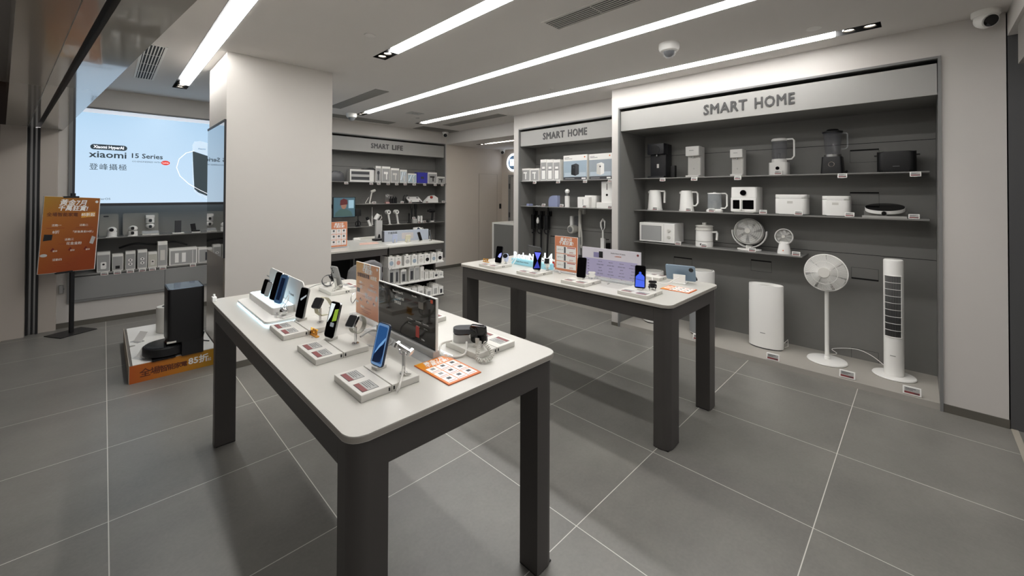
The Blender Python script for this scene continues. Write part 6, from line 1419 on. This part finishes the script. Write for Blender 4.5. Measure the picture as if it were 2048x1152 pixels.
# long blue-grey board box
xa, xb = atz(768.5, 484, CTZ), atz(857, 478.5, CTZ)
p_ = aty(768, 484, xa.y); 
bb = thing('product_board', 'long low blue-grey product board on the right counter', 'display board', (0, 0, CTZ), 0)
A_ = Vector((xa.x, xa.y)); B_ = Vector((xb.x, xb.y)); L_ = (B_-A_).length; ang = math.atan2(B_.y-A_.y, B_.x-A_.x)
ztb = atz(768.5, 484, CTZ); zt_ = aty(768.5, 462.5, xa.y).z
bb.location = ((A_.x+B_.x)/2, (A_.y+B_.y)/2, CTZ); bb.rotation_euler = (0, 0, ang)
MB().box(-L_/2, L_/2, 0, .06, 0, zt_-CTZ, .002).build('board', mat('powder_blue_board', 'b4bcc8', .4), bb); MB().box(-L_/2-.02, -L_/2, 0, .06, 0, zt_-CTZ).build('dark_end', DGRY, bb)
text('手機商務', .035, INK, bb, (-L_/2+.12, -.001, (zt_-CTZ)*.78), ext=.0004)
MB().prism(rrect(-L_*.12, L_*.14, .03, .12, .01), .0, .0008, M=STAND).build('pale_glow_print', mat('warm_print', 'c9c2c0', .5), bb)
for i, (px, py, w_, h_, sh, rz, lab, ti, fc) in enumerate(((789, 485, .07, .125, mat('lavender_phone', 'b9c3dc', .3), 20, 'pale lavender phone seen from the back on the right counter', 18, None), (815, 484, .075, .11, mat('cream_phone', 'dad7bd', .3), 25, 'cream phone leaning on the right counter', 20, None), (842, 481, .07, .13, DGRY, 25, 'dark phone leaning back beside the tripod-mounted phone', 20, None), (863, 480, .072, .15, mat('slate_phone', '4a5560', .3), 50, 'slate black phone nearest the right end of the counter', 10, None))):
    q = atz(px, py, CTZ+.012); phone(q.x, q.y, CTZ, 180+rz-40 if i < 2 else rz, ti if i >= 2 else ti, lab, shell=sh, face=sh if i < 2 else BLKG, w=w_, h=h_, lens=0 if i < 2 else 2)
o = MB().box(-.22, .16, -.06, .06, 0, .004).build('white_mat', WHTM); q = atz(800, 487, CTZ); o.location = (q.x, q.y-.02, CTZ); o.location.z = CTZ; tag(o, 'white mat in front of the blue-grey product board', 'mat')
q = atz(838, 479, CTZ); t = thing('phone_tripod', 'small tripod stick holding a dark blue phone on the right counter', 'tripod', (q.x, q.y+.02, CTZ), 0)
MB().tube([(-.05, 0, .005), (.10, .02, .18)], .005, 8).tube([(.16, .04, .005), (.10, .02, .18)], .005, 8).tube([(.10, .1, .005), (.10, .02, .18)], .005, 8).build('leg_frame', DGRY, t)
MB().box(-.035, .035, -.006, .006, -.045, .045, .004, M=T(.0, 0, .13) @ R(35, 'Y')).build('held_phone', mat('navy_phone', '1b2a44', .3), t)
for i, (px0, px1, top, lab) in enumerate(((859, 874, 460.5, 'white carton standing behind the slate phone'), (875, 886, 458, 'narrow white carton at the right end of the counter'))):
    xq = atz((px0+px1)/2, 478.5, CTZ); w_ = (px1-px0)/816*7.0*.9; o = MB().box(-w_/2, w_/2, -.02, .02, 0, .17, .001, 1).build('white_carton', WHTM); o.location = (min(xq.x+.05, 3.50), 5.62-.11*i, CTZ); tag(o, lab, 'carton')
# chair under the counter
q = atz(735, 620, 0); ch = thing('shell_chair', 'grey moulded shell chair tucked under the long counter', 'chair', (2.24, 4.88, 0), 8)
b = MB(); bm = b.bm; rows = []
for i in range(11):          # back: curved shell, open to the table
    z = .45+.36*i/10; hw_ = .245-.02*(i/10)**2 - (.10*((i-8)/2)**2 if i > 8 else 0); row = []
    for j in range(13):
        u = -1+2*j/12; row.append(bm.verts.new((hw_*u, -.19-.05*(i/10)+.11*u*u, z-(.04*u*u*(i/10)))))
    rows.append(row)
for a, c in zip(rows, rows[1:]):
    for j in range(12): bm.faces.new((a[j], a[j+1], c[j+1], c[j])).smooth = True
bk = b.build('backrest', mat('chair_grey', '7e7e80', .5), ch); md = bk.modifiers.new('s', 'SOLIDIFY'); md.thickness = .012
MB().rbox(-.235, .235, -.20, .22, .435, .455, .08, .006).build('seat', mat('chair_grey', '7e7e80', .5), ch)
for sx in (-1, 1):
    for sy in (-1, 1): MB().tube([(sx*.12, sy*.12, .435), (sx*.22, sy*.21, 0)], .012, 10).build('leg', CHAR, ch)
    MB().tube([(sx*.22, -.10, .46), (sx*.26, -.08, .60), (sx*.25, .06, .61)], .012, 8).build('armrest', mat('chair_grey', '7e7e80', .5), ch)

# ================================================================ SCREEN WALL SHELVES
YW = 7.22; W1z, W2z = 1.046, .615
def plate(label, a, c, top):
    t, w, h = B_thing('mounting_board', label, 'display board', a, c, top, 7.40, W1z, .01, 'grey mounting boards behind the cameras')
    MB().prism(rrect(-w/2, w/2, 0, h, .02, 5), -.006, 0, M=STAND).build('board', mat('board_grey', '97968f', .45), t); return t, w, h
t, w, h = plate('grey mounting board behind the single white camera, partly behind the orange poster', 198, 237, 428)
MB().prism(rrect(-.05, .0, h*.86, h*.92, .01), .0, .001, M=STAND).build('slot_print', DGRY, t)
plate('wide grey mounting board behind the two-lens cameras', 246, 317, 426)
def cam_(label, px, top, base_only=False, two=False, hang=False, Y=YW+.04):
    x, w, h = fitB(px-8, px+8, top, Y, W1z); t = thing('home_camera', label, 'camera', (x, Y, W1z), -6)
    r = .046
    z0 = 0
    if not hang:
        MB().box(-.045, .045, -.10, -.06, 0, .006).build('plate', WHT, t); MB().lathe([(0, 0), (r, 0), (r, h*.42), (r*.9, h*.45), (0, h*.45)], 30, cap=False).build('base', WHT, t)
    return t, r, h
t, r, h = cam_('white round-headed home camera with one lens, under the big screen', 224, 452)
MB().lathe([(0, h*.45)]+[(r*math.cos(a), h*.62+r*.9*math.sin(a)) for a in [math.radians(-40+13*i) for i in range(10)]]+[(0, h*.62+r*.9)], 28, cap=False).build('head', WHT, t)
MB().lathe([(0, 0), (.022, 0), (.018, .008), (0, .010)], 22, T(0, -r*.92, h*.66) @ R(90, 'X'), cap=False).build('lens', BLKG, t)
t, r, h = cam_('white home camera with two stacked lenses on the shelf', 266, 450)
MB().lathe([(0, h*.48)]+[(r*math.cos(a), h*.68+r*.8*math.sin(a)) for a in [math.radians(-40+13*i) for i in range(10)]]+[(0, h*.68+r*.8)], 28, cap=False).build('head', WHT, t)
for z in (.28, .72): MB().rbox(-.016, .016, -.02, .02, 0, .008, .012, M=T(0, -r*.97, h*z) @ R(90, 'X')).build('lens', BLKG, t)
x, w, h = fitB(292, 309, 429, 7.33, W1z); zc_ = aty(300, 440, 7.33).z
t = thing('home_camera', 'white home camera with two lenses mounted upside down on the wide board', 'camera', (x, 7.34, zc_), 0)
MB().box(-.045, .045, -.03, .055, .03, .065, .003).build('bracket', WHT, t); MB().lathe([(0, .03), (.045, .03), (.045, -.04), (0, -.04)], 28, cap=False).build('base', WHT, t)
MB().lathe([(0, -.045)]+[(.045*math.cos(a), -.075-.04*math.sin(a)) for a in [math.radians(-40+13*i) for i in range(10)]]+[(0, -.115)], 28, cap=False).build('head', WHT, t)
for z in (-.005, -.085): MB().rbox(-.016, .016, -.02, .02, 0, .008, .012, M=T(0, -.044, z) @ R(90, 'X')).build('lens', BLKG, t)
MB().box(-.08, .09, -.08, .0, W1z-zc_, W1z-zc_+.012).build('shelf_foot', OFFW, t); MB().box(-.08, .09, -.004, .0, W1z-zc_+.012, W1z-zc_+.05).build('clear_lip', ACRY, t)
x, w, h = fitB(350, 363, 441, YW+.03, W1z); t = thing('smart_speaker_screen', 'upright black slab device on the shelf under the big screen', 'device', (x, YW+.05, W1z), 0)
MB().box(-w*.9, w*.9, -.06, .03, 0, .012, .002).build('foot', WHT, t); MB().box(-w/2, w/2, -.012, .012, .012, h, .004).build('slab', DGRY, t)
x, w, h = fitB(384, 394, 447, YW+.03, W1z); t = thing('folding_charger', 'small black L-shaped device beside the upright slab', 'device', (x, YW+.05, W1z), 0)
MB().box(-w*.6, w*1.2, -.04, .03, 0, .012, .002).build('foot', WHT, t); MB().box(-w*.5, w*.5, -.012, .012, .012, h, .004, M=R(-8, 'Y')).box(-w*.3, w*1.1, -.03, .02, .012, .035, .004).build('body', BLK, t)
for (px, w_) in ((215, 'before the single-lens camera'), (330, 'left of the upright slab'), (405, 'right of the L-shaped device')):
    pass
def boxW(label, a, c, top, pic, d=.12, panel=None, body=WHTM, nm='product_box'):
    t, w, h = B_thing(nm, label, 'product box', a, c, top, YW, W2z, d, 'product boxes below the big screen')
    p = art_box(t, w, h, d, body=body, panel=panel or PG); pic(p, w, h, -d/2-.0012); return t
def pic_cam2(p, w, h, y):
    for z in (.30, .52): MB().prism([(w*.22*math.cos(i*PI/8), h*z+w*.18*math.sin(i*PI/8)) for i in range(16)], -y-.0006, -y, M=STAND).build('product_picture', WHT, p); MB().prism([(w*.09*math.cos(i*PI/6), h*z+w*.09*math.sin(i*PI/6)) for i in range(12)], -y-.0004, -y+.0004, M=STAND).build('picture_lens', BLK, p)
def pic_cam1(m=WHT):
    def f(p, w, h, y): MB().rbox(-w*.22, w*.22, h*.15, h*.5, 0, .0006, w*.1, M=T(0, y+.0006, 0) @ STAND).build('product_picture', m, p); MB().prism([(w*.1*math.cos(i*PI/6), h*.38+w*.1*math.sin(i*PI/6)) for i in range(12)], -y-.0004, -y+.0006, M=STAND).build('picture_lens', BLK, p)
    return f
boxW('camera box picturing a white tilted camera, partly behind the orange poster', 194, 220.5, 504.5, pic_cam1())
boxW('box picturing a small white charger with black end, below the big screen', 224.5, 246.5, 508.5, pic_rect(-.2, .2, .12, .3, BLK))
boxW('box picturing a two-lens camera, left of two, below the big screen', 251, 271, 503, pic_cam2)
boxW('box picturing a two-lens camera, right of two, below the big screen', 275.5, 294.5, 500, pic_cam2)
boxW('smaller pale box picturing a one-lens camera, below the big screen', 296.5, 314.5, 504, pic_cam1(OFFW), panel=mat('print_cream', 'bdbcb0', .5))
boxW('tall box picturing a white block, below the big screen', 316, 335, 483, pic_rect(-.24, .24, .25, .66, OFFW), d=.14)
boxW('wide carton picturing two white towers, below the big screen', 338.5, 395, 496, lambda p, w, h, y: (MB().box(-w*.30, -w*.17, y, y+.0006, h*.15, h*.72).box(-w*.06, w*.08, y, y+.0006, h*.15, h*.72).build('product_picture', WHT, p), MB().box(w*.32, w*.335, y, y+.0006, h*.04, h*.84).build('fold_line', WHT, p)), d=.14)
boxW('carton picturing a black block, by the column, below the big screen', 396.5, 440, 494, pic_rect(-.18, .02, .15, .68, DGRY), d=.14)
for px, w_ in ((209, 'below the tilted camera box'), (235, 'below the small charger box'), (261, 'below the left two-lens camera box'), (285, 'below the right two-lens camera box'), (305, 'below the pale one-lens camera box'), (326, 'below the tall white block box'), (386, 'below the two towers carton')):
    q = aty(px, 530, 7.18); price_tag(q.x, 7.182, W2z-.035, 0, 'small white price tag on the low shelf edge '+w_)
for px, w_ in ((226, 'before the single-lens camera'), (268, 'before the two-lens camera'), (310, 'below the upside-down camera')):
    q = aty(px, 470, 7.2); o = MB().box(-.04, .04, -.02, .02, 0, .004).build('label_plate', WHT); o.location = (q.x, 7.205, W1z); tag(o, 'flat white label plate on the camera shelf '+w_, 'label plate')
cable([(.15, 7.45, .88), (.3, 7.38, .93), (.5, 7.40, .90), (.7, 7.42, .92), (.85, 7.45, .86)], .012, 'tangle of black cable on the lining behind the low boxes', BLK)
for k in range(2):
    q = aty((245, 257)[k], 492, 7.36); o = MB().lathe([(0, 0), (.035, 0), (.04, .04), (.02, .06), (0, .06)], 14, cap=False).build('white_adapter', OFFW); o.location = (q.x, 7.36, W2z); o.scale = (1, 1, 3.2 if k == 0 else 3.5); tag(o, 'white plug adapter behind the low boxes, '+('left' if k == 0 else 'right')+' of two', 'adapter')

# ================================================================ ORANGE POSTER STAND, PLATFORM AND ROBOT STATION
ps = thing('poster_stand', 'black floor stand holding a large orange promotion poster by the entrance pillar', 'poster stand', (-.25, 6.88, 0), 31.8)
MB().box(-.165, .165, -.13, .13, 0, .008, .001).build('base_plate', BLK, ps); MB().box(-.018, .018, -.012, .012, .008, 1.6, .001).build('pole', BLK, ps)
nrm = Vector((math.sin(math.radians(31.8)), -math.cos(math.radians(31.8)))); 
def onposter(px, py):      # where the sight line meets the poster plane
    d = ray(px, py); k = .03; o_ = Vector((-.25, 6.88)); t_ = (o_.dot(nrm)+k)/(d.x*nrm.x+d.y*nrm.y); P_ = Vector((d.x*t_, d.y*t_, EYE+d.z*t_))
    ax = Vector((math.cos(math.radians(31.8)), math.sin(math.radians(31.8)))); return (Vector((P_.x, P_.y))-o_).dot(ax), P_.z
c0, c1, c2_, c3 = onposter(75, 541), onposter(189, 546), onposter(202, 395), onposter(88, 393)
wP = ((c1[0]-c0[0])+(c2_[0]-c3[0]))/2; hP = ((c3[1]-c0[1])+(c2_[1]-c1[1]))/2; cx_ = (c0[0]+c1[0]+c2_[0]+c3[0])/4; cz_ = (c0[1]+c1[1]+c2_[1]+c3[1])/4
tilt_ = math.atan2(((c3[0]+c2_[0])-(c0[0]+c1[0]))/2, hP)
po = MB().box(-wP/2, wP/2, 0, .012, 0, hP, .001).build('poster_board', WHTM, ps); po.location = (cx_, -.03, cz_-hP/2*math.cos(tilt_)); po.rotation_euler = (0, tilt_, 0)
po.location.x = cx_-math.sin(tilt_)*hP/2
sh_ = MB().box(-wP/2+.002, wP/2-.008, -.001, 0, .003, hP-.003).build('poster_print', grad_mat('poster_gradient', [(0, '9c781c'), (.35, 'a0601e'), (1, '8a3e1a')], 0, -.85, -.05, .4, dirv=(.6, 0, -.8)), po)
text('黃金7月', wP*.14, WINK, sh_, (0, -.0018, hP*.92), ext=.0003, shear=.2, bold=.0015); text('千萬狂賞!', wP*.125, WINK, sh_, (0, -.0018, hP*.845), ext=.0003, shear=.2, bold=.002)
poster_text(sh_, wP, 0, hP)
MB().box(-.07, .07, -.035, -.015, 0, .02, M=T(cx_, 0, cz_+hP/2-.01)).box(-.07, .07, -.035, -.0, -.01, .01, M=T(cx_-.05, 0, cz_-hP/2)).build('clip', BLK, ps)
# platform
PX0, PX1, PY0, PY1, PZ = .165, .765, 4.70, 6.02, .15
pf = thing('display_platform', 'low orange-fronted display platform with a white top beside the column', 'platform', (PX0, PY0, 0), 0)
W_, D_ = PX1-PX0, PY1-PY0
MB().prism([(0, 0), (W_, 0), (W_, D_), (0, D_)], 0, PZ-.01).build('carton_body', mat('platform_grey_side', '6f6a64', .6), pf)
fr_ = MB().box(0, W_, -.003, 0, 0, PZ).build('front_print', grad_mat('platform_orange', [(0, 'a8501a'), (.5, 'b8731e'), (1, 'b88c22')], 0, 0, W_, .45), pf)
tpd = MB().prism([(.02, .015), (W_, .015), (W_, D_), (.02, D_), (.02, D_*.48), (.06, D_*.47), (.06, D_*.45), (.02, D_*.44)], PZ-.01, PZ).build('white_top', WHTM, pf)
MB().box(-.004, 0, 0, D_, 0, PZ+.006).build('side_lip', mat('cream_card', 'b5aa98', .6), pf)
BRN = mat('brown_ink', '5a2a16', .6)
for i_, (s, xx, sz) in enumerate((('全', .10, .075), ('場', .165, .068), ('智', .222, .062), ('能', .272, .056), ('家', .318, .052), ('電', .361, .048))): text(s, sz, BRN, fr_, (xx, -.0035, .068), ext=.0004, bold=.0012, name='lettering')
text('85折', .075, WINK, fr_, (.465, -.0035, .078), ext=.0004, bold=.002); text('起', .03, WINK, fr_, (.545, -.0035, .06), ext=.0004)
q = atz(408, 703, PZ); q2 = atz(336, 718, PZ)
dk = thing('robot_vacuum_station', 'tall black robot vacuum docking station on the display platform', 'robot vacuum station', (0, 0, PZ), 0)
xr, xl = q.x, aty(336, 600, q.y).x; ztop_ = aty(400, 573, q.y).z-PZ; wD = xr-xl
dk.location = ((xl+xr)/2, q.y, PZ)
MB().rbox(-wD/2, wD/2, 0, .34, .13, ztop_, .03, .006).box(-wD/2+.10, wD/2-.004, .004, .336, 0, .14).build('tower', BLK, dk)
MB().rbox(-wD/2+.01, wD/2-.01, .01, .33, ztop_, ztop_+.003, .025).build('glossy_lid', mat('painted_reflection_lid', 'a4b6c8', .12, spec=1, coat=1), dk)  # pale blue reflection on the lid is put into its base colour
MB().box(-wD/2-.10, -wD/2+.06, .01, .30, 0, .018, .004).build('ramp', BLKG, dk); MB().box(-wD/2-.004, -wD/2+.06, -.001, .01, .135, .15).build('silver_lip', OFFW, dk)
rv = thing('robot_vacuum', 'round black robot vacuum parked at the tall docking station', 'robot vacuum', (0, dk.location.y+.165, PZ+.018), 0); rv.location.x = aty(284, 695, dk.location.y+.165).x+.165
MB().lathe([(0, .0), (.14, 0), (.165, .012), (.165, .075), (.155, .083), (0, .085)], 48, cap=False).build('body', BLK, rv)
MB().lathe([(0, .085), (.150, .084), (.148, .0865), (0, .0875)], 48, cap=False).build('top_cover', mat('robot_top', '24272b', .15), rv)
MB().lathe([(0, .086), (.04, .086), (.04, .105), (.036, .108), (0, .108)], 28, T(.03, .02, 0), cap=False).build('laser_turret', BLK, rv); MB().lathe([(.0402, .090), (.0412, .090), (.0412, .094), (.0402, .094)], 28, T(.03, .02, 0), cap=False).build('orange_ring', mat('dull_orange', '8a4a30', .4), rv)
q = atz(325, 665, PZ); t = thing('white_canister', 'white cylindrical canister behind the black docking station', 'canister', (q.x+.05, q.y+.05, PZ), 0)
hc_ = atx(325, 590, q.x+.05).z-PZ; rc = .10
MB().lathe([(0, 0), (rc, 0), (rc, hc_-.008), (rc*.96, hc_), (0, hc_)], 40, cap=False).build('body', OFFW, t); MB().lathe([(0, hc_), (rc*.55, hc_), (rc*.5, hc_+.004), (0, hc_+.004)], 28, cap=False).build('lid_recess', DGRY, t)
for px, py, w_ in ((266, 685, 'further left corner'), (270, 718, 'front left corner')):
    q = atz(px, py, PZ); t = thing('card_holder', 'small white leaning card holder at the '+w_+' of the platform', 'card holder', (q.x+.03, q.y, PZ), -60)
    MB().box(-.05, .05, -.03, .03, 0, .004).build('foot', ACRY, t); MB().box(-.05, .05, 0, .003, 0, .10, M=R(-35, 'X')).build('card', WHT, t)
cable([(PX1-.01, 5.3, PZ+.01), (PX1-.06, 5.05, PZ+.006), (PX1-.02, 4.95, PZ+.006)], .005, 'black power cable at the back of the platform by the column', BLK)
